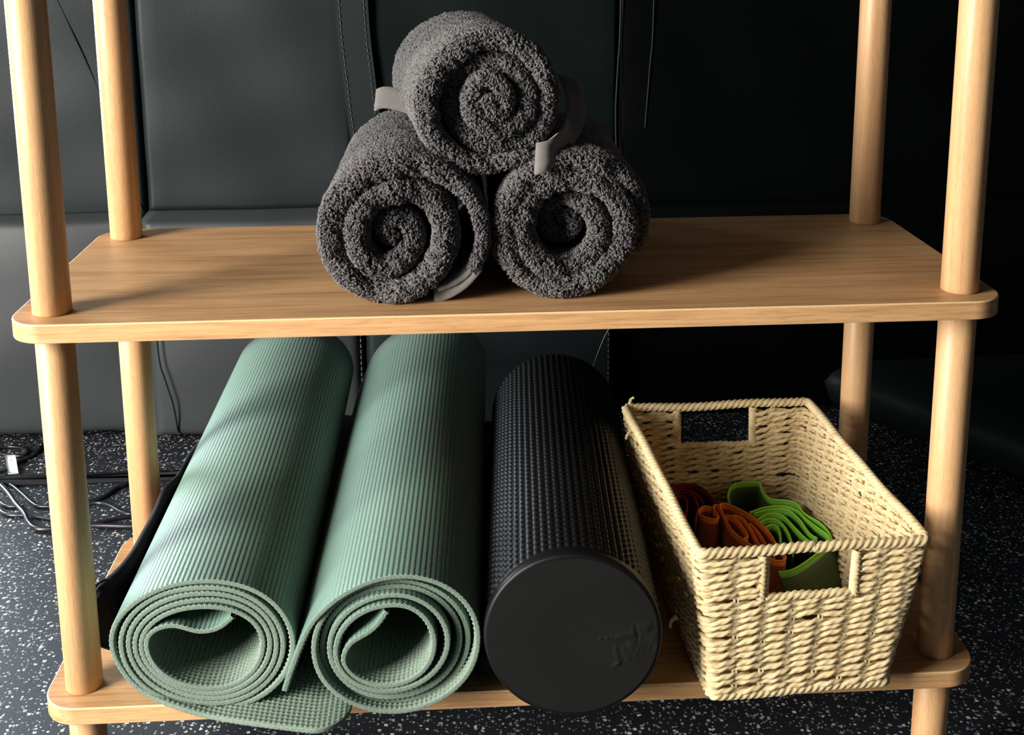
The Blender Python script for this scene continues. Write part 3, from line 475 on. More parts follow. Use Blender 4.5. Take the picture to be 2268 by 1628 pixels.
TWR = [(0.0895, 0.3475, 0.0060, 0.0900), (0.0988, 0.3516, 0.0070, 0.0600), (0.1053, 0.3706, 0.0090, 0.0300), (0.1058, 0.3948, 0.0110, 0.0140), (0.0970, 0.4215, 0.0140, 0.0060), (0.0744, 0.4414, 0.0160, 0.0020), (0.0487, 0.4457, 0.0170, 0.0000), (0.0206, 0.4408, 0.0180, 0.0000), (0.0008, 0.4226, 0.0180, 0.0000), (-0.0085, 0.3973, 0.0180, 0.0000), (-0.0062, 0.3724, 0.0180, 0.0000), (0.0087, 0.3521, 0.0180, 0.0000), (0.0322, 0.3419, 0.0180, 0.0000), (0.0574, 0.3456, 0.0180, 0.0000), (0.0767, 0.3591, 0.0180, 0.0000), (0.0892, 0.3779, 0.0180, 0.0000), (0.0906, 0.3994, 0.0170, 0.0000), (0.0812, 0.4184, 0.0170, 0.0000), (0.0653, 0.4298, 0.0170, 0.0000), (0.0446, 0.4327, 0.0170, 0.0000), (0.0247, 0.4280, 0.0170, 0.0000), (0.0115, 0.4131, 0.0170, 0.0000), (0.0064, 0.3927, 0.0170, 0.0000), (0.0113, 0.3737, 0.0170, 0.0000), (0.0238, 0.3595, 0.0170, 0.0000), (0.0414, 0.3561, 0.0170, 0.0020), (0.0590, 0.3630, 0.0160, 0.0030), (0.0707, 0.3784, 0.0160, 0.0040), (0.0706, 0.3947, 0.0160, 0.0060), (0.0605, 0.4095, 0.0150, 0.0100), (0.0463, 0.4166, 0.0150, 0.0140), (0.0314, 0.4118, 0.0140, 0.0180), (0.0247, 0.3983, 0.0130, 0.0220), (0.0280, 0.3845, 0.0130, 0.0240), (0.0380, 0.3783, 0.0120, 0.0260), (0.0489, 0.3840, 0.0120, 0.0220), (0.0505, 0.3960, 0.0140, 0.0200), (0.0438, 0.4022, 0.0140, 0.0200), (0.0363, 0.3981, 0.0140, 0.0220)]
TWT = [(0.0315, 0.4580, 0.0045, 0.0060), (0.0226, 0.4521, 0.0050, 0.0030), (0.0094, 0.4501, 0.0080, 0.0000), (-0.0128, 0.4445, 0.0110, 0.0000), (-0.0334, 0.4442, 0.0130, 0.0000), (-0.0523, 0.4543, 0.0150, 0.0000), (-0.0658, 0.4724, 0.0160, 0.0000), (-0.0697, 0.4931, 0.0170, 0.0000), (-0.0635, 0.5142, 0.0170, 0.0000), (-0.0509, 0.5300, 0.0160, 0.0020), (-0.0335, 0.5398, 0.0150, 0.0050), (-0.0118, 0.5446, 0.0140, 0.0080), (0.0091, 0.5378, 0.0140, 0.0080), (0.0228, 0.5238, 0.0140, 0.0080), (0.0293, 0.5025, 0.0140, 0.0060), (0.0279, 0.4819, 0.0140, 0.0060), (0.0183, 0.4657, 0.0140, 0.0070), (0.0006, 0.4578, 0.0140, 0.0080), (-0.0200, 0.4581, 0.0140, 0.0100), (-0.0374, 0.4681, 0.0140, 0.0140), (-0.0474, 0.4839, 0.0140, 0.0160), (-0.0492, 0.5023, 0.0150, 0.0160), (-0.0396, 0.5196, 0.0150, 0.0140), (-0.0221, 0.5281, 0.0150, 0.0100), (-0.0048, 0.5257, 0.0150, 0.0080), (0.0075, 0.5146, 0.0150, 0.0060), (0.0125, 0.4984, 0.0150, 0.0040), (0.0081, 0.4815, 0.0150, 0.0020), (-0.0052, 0.4713, 0.0150, 0.0020), (-0.0205, 0.4738, 0.0150, 0.0000), (-0.0313, 0.4858, 0.0150, 0.0000), (-0.0326, 0.5020, 0.0140, 0.0000), (-0.0230, 0.5128, 0.0140, 0.0000), (-0.0114, 0.5097, 0.0130, 0.0000), (-0.0057, 0.4987, 0.0130, -0.0020), (-0.0087, 0.4869, 0.0120, -0.0030), (-0.0167, 0.4871, 0.0140, -0.0040), (-0.0203, 0.4945, 0.0160, -0.0040), (-0.0159, 0.5003, 0.0140, -0.0030)]
ORP = [[(0.205, 0.1927), (0.1987, 0.1963), (0.1926, 0.1915), (0.1893, 0.1805), (0.1947, 0.1731), (0.2016, 0.1687), (0.2064, 0.1703), (0.2077, 0.1782), (0.2061, 0.1885), (0.2074, 0.1967), (0.2123, 0.1984), (0.213, 0.1901), (0.2132, 0.1758), (0.2135, 0.1522), (0.2185, 0.1328), (0.2285, 0.1119), (0.2356, 0.0963), (0.241, 0.0889), (0.2494, 0.0892), (0.2523, 0.0978), (0.2498, 0.114), (0.2488, 0.1382), (0.242, 0.1678), (0.2318, 0.1867), (0.2208, 0.1999), (0.2146, 0.1993), (0.2119, 0.1922)], [(0.2151, 0.1757), (0.2208, 0.1743), (0.225, 0.1591), (0.227, 0.1436), (0.2256, 0.1305), (0.2218, 0.1307)], [(0.223, 0.1752), (0.2303, 0.1686), (0.2327, 0.1508), (0.2336, 0.117), (0.2363, 0.1024)], [(0.2346, 0.1585), (0.2384, 0.1428), (0.2401, 0.1129), (0.2427, 0.0984)]]
GRP = [[(0.2253, 0.2017), (0.2262, 0.2144), (0.2359, 0.2377), (0.2485, 0.2549), (0.261, 0.262), (0.2669, 0.2559), (0.2658, 0.2356), (0.2653, 0.2181), (0.269, 0.2049), (0.2817, 0.203), (0.2916, 0.1949), (0.2936, 0.1742), (0.3028, 0.1557), (0.306, 0.138), (0.3047, 0.125), (0.3035, 0.112)], [(0.2401, 0.18), (0.2575, 0.189), (0.2762, 0.1908), (0.2885, 0.1807), (0.2916, 0.1643), (0.2979, 0.1463), (0.304, 0.1287), (0.3014, 0.1178)], [(0.2435, 0.1777), (0.2614, 0.1846), (0.2789, 0.1824), (0.2852, 0.1628), (0.2868, 0.1356), (0.2915, 0.1259)], [(0.2444, 0.1657), (0.2592, 0.1766), (0.2709, 0.1718), (0.2758, 0.1478), (0.2802, 0.1267), (0.2836, 0.119)], [(0.2448, 0.1597), (0.2566, 0.1668), (0.2647, 0.1603), (0.267, 0.1408), (0.2643, 0.1149), (0.2621, 0.1042)], [(0.2471, 0.1498), (0.2582, 0.1549), (0.2594, 0.1413), (0.2531, 0.1156), (0.2497, 0.1033)], [(0.3035, 0.128), (0.3015, 0.12), (0.299, 0.1161), (0.2862, 0.1025), (0.2675, 0.0845), (0.251, 0.072), (0.2384, 0.0695)]]
REP = [[(0.1694, 0.2336), (0.1791, 0.2462), (0.1917, 0.2464), (0.2025, 0.2378), (0.209, 0.2199), (0.2123, 0.2026)], [(0.1698, 0.2248), (0.1806, 0.2328), (0.19, 0.2277), (0.1926, 0.2103), (0.1902, 0.1896), (0.1823, 0.1661)], [(0.1698, 0.2141), (0.1801, 0.2198), (0.1835, 0.211), (0.1802, 0.1945), (0.1738, 0.1726)], [(0.1894, 0.23), (0.1968, 0.2207), (0.1988, 0.2015)]]
HEM_C = [(-0.0658, 0.0400, 0.3376), (-0.0536, 0.0380, 0.3425), (-0.0406, 0.0360, 0.3520), (-0.0302, 0.0340, 0.3653)]
HEM_A = [(0.0168, 0.0300, 0.4511), (0.0262, 0.0300, 0.4535), (0.0382, 0.0500, 0.4579), (0.0504, 0.0900, 0.4626), (0.0586, 0.1200, 0.4750), (0.0599, 0.1500, 0.4865), (0.0562, 0.1700, 0.4981)]
HEM_B = [(-0.0851, 0.1700, 0.4756), (-0.0974, 0.1750, 0.4791), (-0.1098, 0.1800, 0.4802), (-0.1171, 0.1850, 0.4771)]
def TOWELS():
    towel('bottom left rolled charcoal terry towel standing on the upper board', TWL, 0.028, 0.018, 0.235, 0.0, 0.034, 0.98, (-0.088, 0.14, 0.333), -1)
    towel('bottom right rolled charcoal terry towel standing on the upper board', TWR, 0.034, 0.017, 0.215, 0.02, 0.020, 1.0, (0.048, 0.14, 0.333), -1)
    towel('topmost rolled charcoal terry towel resting on the two lower ones', TWT, 0.040, 0.016, 0.200, -0.11, 0.022, 1.06, (-0.02, 0.13, 0.435), 1)

#T1

PB = 0.0043
def bumps(q, v):
    return 0.00080 * (np.cos(2 * np.pi * q / PB) * 0.5 + 0.5) * (0.5 - 0.5 * math.cos(2 * math.pi * v / PB)) * 2 - 0.0004
def ribs(q, v): return 0.00026 * np.cos(2 * np.pi * q / 0.0042) + 0 * q
def make_mat(label, trace, yfr, axis, scale):
    P, q = catmull([(p[0], p[1]) for p in trace], PB / 4); y, _ = None, None
    arc = np.r_[0, np.cumsum(np.linalg.norm(np.diff(np.array([(p[0], p[1]) for p in trace]), axis=0), axis=1))]; arc *= q[-1] / arc[-1]
    y = np.interp(q, arc, [p[2] for p in trace]); P = smooth1(P, 9); y = smooth1(y[:, None], 12)[:, 0]
    P += np.stack([np.sin(q * 70) * 0.0002, np.cos(q * 83) * 0.0002], 1)
    y = y + 0.0006 * np.sin(q * 40) + yfr(q)
    vin = list(np.arange(PB / 4, 0.066, PB / 4)) + [0.07, 0.08, 0.10, 0.13, 0.18, 0.25, 0.33, 0.42, 0.50, 0.56, 0.612]
    global COARSE; COARSE = set(vin[::12])
    t = thing('yoga_mat', label, 'yoga mat', (float(P[:, 0].mean()), float(y.mean()) + 0.3, 0.0), 'rolled green yoga mats')
    o, V, fl, N2 = sheet('mat_sheet', P, q, y, np.full(len(P), 0.0045), 0.61, axis, None, t, vin, ribs, bumps, edge_r=0.0005, mats=[M['mat'], M['matin']], back_scale=scale, side=SIDE)
    return t, P, q, y
SIDE = 1
make_mat('left rolled sage green yoga mat, its loose outer flap lying on the lower board', MAT1, lambda q: np.where(q < 0.030, 0.030 * (1 - np.sqrt(np.clip(1 - (1 - q / 0.030) ** 2, 0, 1))), 0.0), 0.004, 1.0)
make_mat('right rolled sage green yoga mat, its free end hanging down beside the left mat', MAT2, lambda q: 0 * q, 0.036, 1.05)

# ------------------------------------------------------------------ foam roller
rol = thing('foam_roller', 'thick black foam roller with dimpled sides lying between mat and basket', 'foam roller', (0.05, 0.18, 0.0))
RC = np.array([0.0405, -0.0385, 0.0735]); RR = 0.0722; RL = 0.445; ry = math.radians(3.3)
ax = np.array([math.sin(ry), math.cos(ry), 0]); rt = np.array([math.cos(ry), -math.sin(ry), 0])
NCOL = 68; kk = NCOL * 5; a = np.linspace(0, 2 * np.pi, kk, endpoint=False); PV = 0.0082
ss = np.arange(0.0125, RL - 0.008, PV / 6); A, S = np.meshgrid(a, ss); S0 = S
cu = A * NCOL / (2 * np.pi); fu = np.abs((cu % 1) - 0.5) * 2; row = (S - 0.0125) / PV; fv = row % 1
bmp = np.clip(1 - fu ** 1.6, 0, 1) * np.clip(np.minimum(fv / 0.72, (1 - fv) / 0.28), 0, 1) * np.clip((S - 0.0125) / 0.004, 0, 1)
Rr = RR - 0.0018 + 0.0028 * bmp
pre = [(0.0, RR - 0.0040), (0.0003, RR - 0.0022), (0.0014, RR - 0.0008), (0.0040, RR - 0.0002), (0.0085, RR - 0.0001)]
rows_s = np.vstack([np.full(kk, s_) + (0.0008 * np.sin(a * 9) if i == 4 else 0) for i, (s_, _) in enumerate(pre)] + [S]); rows_r = np.vstack([np.full(kk, r_) for _, r_ in pre] + [Rr])
rows_s = np.vstack([rows_s, np.full(kk, RL - 0.003), np.full(kk, RL)]); rows_r = np.vstack([rows_r, np.full(kk, RR), np.full(kk, RR - 0.003)])
AA = np.tile(a, (rows_s.shape[0], 1))
V = RC + ax * rows_s[..., None] + rt * (rows_r * np.cos(AA))[..., None] + np.array([0, 0, 1]) * (rows_r * np.sin(AA))[..., None]
mesh('roller_body', V.reshape(-1, 3), grid_faces(rows_s.shape[0], kk, False, True), M['roller'], rol)
def disc(name, s_, r0, flip):
    rr = np.r_[np.linspace(0.0005, r0 * 0.97, 60), r0]; a2 = np.linspace(0, 2 * np.pi, 120, endpoint=False); Rg, Ag = np.meshgrid(rr, a2, indexing='ij')
    X = Rg * np.cos(Ag); Z = Rg * np.sin(Ag); Y = np.zeros_like(X) + 0.0008 * np.sin(X * 40 + 1) * np.cos(Z * 33) * (1 - (Rg / r0) ** 2)
    if not flip:
        for (x0, z0, x1, z1, wd, hh) in SCUFF:
            dx, dz = x1 - x0, z1 - z0; t = np.clip(((X - x0) * dx + (Z - z0) * dz) / (dx * dx + dz * dz), 0, 1); d = np.hypot(X - x0 - t * dx, Z - z0 - t * dz)
            Y -= hh * np.exp(-(d / wd) ** 2)
    V = RC + ax * (s_ + Y)[..., None] + rt * X[..., None] + np.array([0, 0, 1]) * Z[..., None]
    return mesh(name, V.reshape(-1, 3), grid_faces(61, 120, False, True, flip=flip), M['face'], rol)
SCUFF = [(0.035, -0.001, 0.060, 0.006, 0.0012, 0.0010), (0.048, 0.008, 0.062, 0.010, 0.0010, 0.0009), (0.050, 0.009, 0.053, -0.004, 0.0011, -0.0009), (0.046, -0.006, 0.056, -0.014, 0.0011, 0.0010),
         (0.044, -0.008, 0.052, -0.019, 0.0010, 0.0009), (0.040, -0.010, 0.045, -0.020, 0.0009, 0.0008), (0.034, -0.010, 0.037, -0.024, 0.0010, 0.0009), (0.037, -0.024, 0.033, -0.026, 0.0009, 0.0008),
         (0.056, -0.002, 0.064, -0.010, 0.0010, -0.0009), (0.058, 0.002, 0.066, 0.000, 0.0010, 0.0009), (0.022, -0.002, 0.023, -0.002, 0.0008, 0.0009), (0.027, -0.0015, 0.028, -0.0015, 0.0008, 0.0009), (0.031, -0.001, 0.032, -0.0005, 0.0008, 0.0009)]
disc('foam_face', 0.0, RR - 0.0039, False); disc('foam_face', RL, RR - 0.003, True)

# ------------------------------------------------------------------ black bag beside the left mat, dark cloth roll between mat and roller
def loft(name, secs, mat, parent=None, origin=None, label=None):
    V = np.array(secs); n, k, _ = V.shape; F = [list(map(int, f)) for f in grid_faces(n, k, False, True)]
    n, k, _ = V.shape; F.append(list(range(k))[::-1]); F.append([(n - 1) * k + j for j in range(k)]); Vv = V.reshape(-1, 3)
    return mesh(name, Vv, F, mat, parent, origin=origin, label=label)
bag = thing('carry_bag', 'flat black nylon bag wedged between the left green mat and the posts', 'bag', (-0.33, 0.30, 0.0))
sec0 = np.array([(-0.342, 0.034), (-0.345, 0.046), (-0.3445, 0.060), (-0.3415, 0.073), (-0.3385, 0.081), (-0.3340, 0.083), (-0.3335, 0.064), (-0.331, 0.048), (-0.327, 0.034), (-0.318, 0.021), (-0.306, 0.010), (-0.300, 0.0015), (-0.312, 0.004), (-0.325, 0.010), (-0.338, 0.020), (-0.347, 0.027)])
ys = np.r_[0.049, 0.052, 0.060, np.linspace(0.07, 0.410, 26), 0.416]; secs = []
cen = sec0.mean(0)
for i, y in enumerate(ys):
    k = 0.80 if i == 0 else (0.93 if i == 1 else 1.0); k = 0.8 if i == len(ys) - 1 else k
    s_ = cen + (sec0 - cen) * k; s_ = s_ + np.stack([0.0010 * np.sin(y * 60 + sec0[:, 1] * 200), 0.0008 * np.sin(y * 47 + sec0[:, 0] * 150)], 1) * (i > 1); s_[:, 1] *= 1 - 0.25 * max(0, (y - 0.25) / 0.17); s_[:, 1] = np.maximum(s_[:, 1], 0.0008); s_[:, 0] -= np.clip((-0.320 - s_[:, 0]) / 0.02, 0, 1) * (0.019 * max(0, 1 - (y - 0.05) / 0.07) ** 1.5 + 0.0055 * (0.235 > y) + 0.0055 * max(0, min(1, (0.25 - y) / 0.015)) * (y >= 0.235))
    secs.append(np.c_[s_[:, 0], np.full(16, y), s_[:, 1]])
loft('bag_body', secs, M['cloth'], bag)
P = np.c_[sec0[:, 0] - np.clip((-0.320 - sec0[:, 0]) / 0.02, 0, 1) * 0.0225, np.full(16, 0.0545), sec0[:, 1]]; P, _ = catmull(P, 0.003, True); b = MB(); b.tube(P[:-1], 0.0011, 6, up=(0, 1, 0), closed=True); b.build('edge_piping', M['cloth'], bag)
b = MB(); Pp = [(-0.0312 + 0.047 * y, y, 0.0142 + 0.0006 * math.sin(y * 50)) for y in np.linspace(0.014, 0.50, 30)]
b.tube(Pp, [0.009, 0.012] + [0.013] * 26 + [0.012, 0.009], 20, lobes=2, pitch=0.4, depth=0.03)
tag(b.build('rolled_cloth', M['cloth']), 'slim black cloth roll in the gap between right mat and foam roller', 'cloth')

# ------------------------------------------------------------------ woven basket
bk = thing('woven_basket', 'cream woven paper rope basket with handle holes holding exercise bands', 'basket', (0.23, 0.12, 0.0))
BH = 0.1385
QT = np.array([(0.1425, -0.0325), (0.3320, -0.0255), (0.3195, 0.262), (0.1265, 0.262)]); QB = np.array([(0.1580, -0.0245), (0.3095, -0.0135), (0.2995, 0.252), (0.1425, 0.252)])
def quad(z, ins=0.0):
    t = z / BH; Q = QB + (QT - QB) * t; c = Q.mean(0); return Q + (c - Q) / np.linalg.norm(c - Q, axis=1)[:, None] * ins * 1.41
def perim(z, step=0.0015, rc=0.006, ins=0.0):
    """closed path around the basket starting at the middle of the front; returns xy, outward normal, side id"""
    Q = quad(z, ins); pts = []; side = []
    order = [0, 1, 2, 3]
    mid = (Q[0] + Q[1]) / 2; pts.append(mid); 
    for i in (1, 2, 3, 0):
        p, a_, b_ = Q[i], Q[i - 1], Q[(i + 1) % 4]; d0 = (a_ - p) / np.linalg.norm(a_ - p); d1 = (b_ - p) / np.linalg.norm(b_ - p)
        s0, s1 = p + d0 * rc, p + d1 * rc
        for t in np.linspace(0, 1, 7): pts.append((1 - t) ** 2 * s0 + 2 * t * (1 - t) * p + t * t * s1)
    pts.append(mid); pts = np.array(pts); s = np.r_[0, np.cumsum(np.linalg.norm(np.diff(pts, axis=0), axis=1))]
    m_ = int(s[-1] / step); q = np.linspace(0, s[-1], m_, endpoint=False); P = np.stack([np.interp(q, s, pts[:, k]) for k in (0, 1)], 1)
    T = np.roll(P, -1, 0) - np.roll(P, 1, 0); T /= np.linalg.norm(T, axis=1)[:, None]; return P, np.stack([T[:, 1], -T[:, 0]], 1), q, s[-1]
NST = 38   # stakes around
HFx = (0.1985, 0.2705); HBx = (0.1845, 0.2590); HZ = (0.098, 0.1315)
def opening(P, z):
    """mask of points that fall in the handle holes"""
    front = P[:, 1] < 0.02; back = P[:, 1] > 0.225
    return (front & (P[:, 0] > HFx[0] - 0.001) & (P[:, 0] < HFx[1] + 0.001)) | (back & (P[:, 0] > HBx[0] - 0.001) & (P[:, 0] < HBx[1] + 0.001))
rows_z = np.linspace(0.0105, BH - 0.0085, 19)
for ri, z in enumerate(rows_z):
    P, Nn, q, Lp = perim(z); n = len(P); cut = opening(P, z) if HZ[0] - 0.002 < z < HZ[1] + 0.004 else np.zeros(n, bool)
    jit = RNG.normal(0, 1, n); jit = np.convolve(np.r_[jit[-40:], jit, jit[:40]], np.hanning(41) / np.hanning(41).sum() , 'same')[40:-40] * 0.0052
    mb = MB(); ph0 = (ri % 2) * np.pi
    for st in (0, 1):
        ph = np.pi * q / Lp * NST + st * np.pi + ph0
        off = 0.0021 * np.cos(ph); dz = 0.00175 * np.sin(ph + 0.3)
        V3 = np.c_[P + Nn * off[:, None], z + dz + jit]
        # split at the openings
        if cut.any():
            idx = np.where(~cut)[0]; runs = np.split(idx, np.where(np.diff(idx) > 1)[0] + 1)
            if runs[0][0] == 0 and runs[-1][-1] == n - 1 and len(runs) > 1: runs = [np.r_[runs[-1], runs[0]]] + runs[1:-1]
            for rn in runs:
                if len(rn) > 4: mb.tube(V3[rn], 0.00225, 9, lobes=2, pitch=0.019, depth=0.34, ph=ri * 1.7 + st, flat=0.95)
        else:
            k = round(Lp / 0.019); mb.tube(V3, 0.00225, 9, closed=True, lobes=2, pitch=Lp / k, depth=0.34, s=q, ph=ri * 1.7 + st, flat=0.95)
    mb.build('woven_row', M['rope'], bk)
# stakes: pairs of thin cord
Pb, Nb, qb, Lb = perim(0.004); Pt, Nt, qt, Lt = perim(BH - 0.003)
for i in range(NST):
    f = (i + 0.5) / NST; ib = int(f * len(Pb)) % len(Pb); it = int(f * len(Pt)) % len(Pt); mb = MB()
    if min(np.linalg.norm(quad(0.004) - Pb[ib], axis=1)) < 0.009 or min(np.linalg.norm(quad(BH) - Pt[it], axis=1)) < 0.009: continue
    x = Pt[it][0]; fr = Pt[it][1] < 0; bkk = Pt[it][1] > 0.25
    hole = (fr and HFx[0] < x < HFx[1]) or (bkk and HBx[0] < x < HBx[1]); zt = HZ[0] if hole else BH - 0.003
    tt = np.linspace(0, 1, 14) * (zt - 0.003) / (BH - 0.006); tang = np.array([-Nb[ib][1], Nb[ib][0]])
    for sg in (-1, 1):
        C3 = np.c_[Pb[ib] + (Pt[it] - Pb[ib]) * tt[:, None] + tang * sg * 0.0015, 0.003 + (BH - 0.006) * tt]
        mb.tube(C3, 0.0014, 6, up=(Nb[ib][0], Nb[ib][1], 0), lobes=2, pitch=0.009, depth=0.15)
    mb.build('stake', M['rope'], bk)
def wrapped(P3, r, closed, name='rim_rope', up=(0, 0, 1), pitch=0.018):
    P3 = np.asarray(P3); s = np.r_[0, np.cumsum(np.linalg.norm(np.diff(P3, axis=0), axis=1))]
    V, F = tube_vf(P3, r, 12, up=up, closed=closed, lobes=3, pitch=pitch, depth=0.30, s=s)
    b = MB(); b.add(V, F); return b.build(name, M['rope'], bk)
for z, r, nm in ((BH, 0.0042, 'rim_rope'), (0.0045, 0.0040, 'base_rope')):
    P, Nn, q, Lp = perim(z, 0.0012); zz = z + 0.0006 * np.sin(q * 60) + (0.0012 * np.sin(q * 21) if z > 0.1 else 0)
    wrapped(np.c_[P, zz], r, True, nm, pitch=Lp / round(Lp / 0.018))
# second, flatter plait under the rim and the handle borders
for fr, hx in ((True, HFx), (False, HBx)):
    def yat(x, z):
        Q = quad(z); a_, b_ = (Q[0], Q[1]) if fr else (Q[3], Q[2]); return a_[1] + (b_[1] - a_[1]) * (x - a_[0]) / (b_[0] - a_[0])
    xs = np.linspace(hx[0] - 0.004, hx[1] + 0.004, 60); wrapped([(x, yat(x, HZ[0] - 0.002), HZ[0] - 0.003 + 0.0005 * math.sin(x * 200)) for x in xs], 0.0034, False, 'handle_border')
    for x in hx:
        sg = -1 if x == hx[0] else 1
        wrapped([(x + sg * 0.0030, yat(x, z), z) for z in np.linspace(HZ[0] - 0.004, BH - 0.003, 40)], 0.0041, False, 'handle_border', up=(0, 1, 0), pitch=0.012)
# floor of the basket
mb = MB()
Q = quad(0.006, 0.003)
for i in range(26):
    t = (i + 0.5) / 26; a_ = Q[0] + (Q[3] - Q[0]) * t; c_ = Q[1] + (Q[2] - Q[1]) * t; xs = np.linspace(0, 1, 60)
    mb.tube(np.c_[a_ + (c_ - a_) * xs[:, None], 0.0042 + 0.0012 * np.sin(xs * np.pi * 8 + i * np.pi)], 0.0045, 6, lobes=2, pitch=0.012, depth=0.2, flat=1.0)
o = mb.build('woven_base', M['rope'], bk); 
# loose cord ends
for pts in ([(0.131, 0.262, 0.139), (0.1335, 0.264, 0.1465), (0.1365, 0.263, 0.1485)], [(0.1265, 0.21, 0.136), (0.121, 0.205, 0.134), (0.119, 0.203, 0.130)], [(0.1365, 0.02, 0.05), (0.131, 0.018, 0.047), (0.130, 0.016, 0.042)]):
    P, _ = catmull(pts, 0.001); b = MB(); b.tube(P, np.linspace(0.0022, 0.0012, len(P)), 7, up=(1, 0.3, 0), lobes=2, pitch=0.008); b.build('loose_end', M['rope'], bk)

# ------------------------------------------------------------------ exercise bands standing on edge in the basket
BZ = 0.0095 + HB
def band(P, mat, parent, name='strap_loop', lean=(0, 0), s0=0.0, flare=0.0):
    P3, q = catmull([(x, y, BZ) for x, y in P], 0.0015); P3 = smooth1(P3, 4); k = len(P3)
    if lean != (0, 0): sv = np.array([-lean[0], -lean[1], 1.0]); P3 = P3 + np.array([0, 0, HB]) - sv / np.linalg.norm(sv) * HB
    side = np.tile(np.array([-lean[0], -lean[1], 1.0]), (k, 1)); V, F, uv = ribbon(P3 + np.array([-lean[0] * 0, 0, 0]), side, HB, 0.0013, s0)
    V = V.copy(); V[:, 2] = np.maximum(V[:, 2], 0.0096)
    o = mesh(name, V, F, mat, parent, uv=uv)
    # stitched border cord on the upper and lower hem
    T, N_, B3 = frames(P3, (0, 0, 1)); S = side / np.linalg.norm(side, axis=1)[:, None]
    return o, P3 + S * HB
def hem_cord(P3, mat, parent):
    b = MB(); b.tube(P3, 0.00115, 6); b.build('edge_binding', mat, parent)
def nm_i(p): return p[-1][1] < 0.080 and p[0][0] > 0.29
M['e_or'] = m_plain('orange_binding', (0.98, 0.28, 0.03), 0.55, 0.3, 900, 0.3); M['e_gr'] = m_plain('green_binding', (0.26, 0.66, 0.05), 0.55, 0.3, 900, 0.3); M['e_re'] = m_plain('maroon_binding', (0.22, 0.012, 0.03), 0.55, 0.3, 900, 0.3)
for nm, lab, paths, mt, et, loc in (
    ('exercise_band', 'orange exercise band coiled on edge at the left inside the basket', ORP, 'b_or', 'e_or', (0.225, 0.14, 0.01)),
    ('exercise_band', 'green exercise band folded in layers on edge inside the basket', GRP, 'b_gr', 'e_gr', (0.28, 0.15, 0.01)),
    ('exercise_band', 'dark maroon exercise band coiled behind the orange one inside the basket', REP, 'b_re', 'e_re', (0.185, 0.22, 0.01))):
    t = thing(nm, lab, 'exercise band', loc, 'exercise bands in the basket')
    for i, p in enumerate(paths):
        p = [(min(x, 0.3075), min(y, 0.2445)) for x, y in p]
        o, top = band(p, M[mt], t, s0=i * 0.31, lean=(0.27, -0.50) if nm_i(p) else (0, 0)); hem_cord(top, M[et], o)

# ------------------------------------------------------------------ rolled towels
def tufts(name, Pn, Nn, parent, length=0.0041, rad=0.00080, comb=None, scale=1.0):
    n = len(Pn); t1 = np.cross(Nn, RNG.normal(size=(n, 3))); t1 /= np.linalg.norm(t1, axis=1)[:, None] + 1e-9; t2 = np.cross(Nn, t1)
    fld = np.stack([np.sin(Pn[:, 1] * 95 + Pn[:, 2] * 60), np.cos(Pn[:, 0] * 80 - Pn[:, 2] * 70), np.sin(Pn[:, 0] * 110 + 1 + Pn[:, 1] * 50)], 1)
    t1 = t1 * 0.75 + (fld - Nn * (fld * Nn).sum(1)[:, None]) * 0.8; t1 /= np.linalg.norm(t1, axis=1)[:, None] + 1e-9; t2 = np.cross(Nn, t1)
    d = Nn * 0.8 + t1 * RNG.uniform(0.5, 1.5, n)[:, None]
    if comb is not None: d = d + comb * 0.35
    d /= np.linalg.norm(d, axis=1)[:, None]; Lg = length * np.broadcast_to(scale, (n,))[:, None] * RNG.uniform(0.7, 1.25, n)[:, None]; rr = rad * RNG.uniform(0.75, 1.3, n)
    base_ = Pn - Nn * 0.0006; mid = base_ + Nn * Lg * 0.5 + t1 * Lg * 0.22; tip = base_ + d * Lg * 1.0
    e1 = np.cross(d, t2); e1 /= np.linalg.norm(e1, axis=1)[:, None] + 1e-9; e2 = np.cross(d, e1)
    V = np.empty((n, 7, 3))
    for k in range(3):
        a_ = 2 * np.pi * k / 3; off = e1 * (np.cos(a_) * rr)[:, None] + e2 * (np.sin(a_) * rr)[:, None]; V[:, k] = base_ + off; V[:, 3 + k] = mid + off * 1.3
    V[:, 6] = tip
    tri = np.array([[0, 1, 4], [0, 4, 3], [1, 2, 5], [1, 5, 4], [2, 0, 3], [2, 3, 5], [3, 4, 6], [4, 5, 6], [5, 3, 6]])
    F = (np.arange(n) * 7)[:, None, None] + tri[None]
    return mesh(name, V.reshape(-1, 3), F.reshape(-1, 3), M['pile'], parent, kind='stuff', smooth=True)
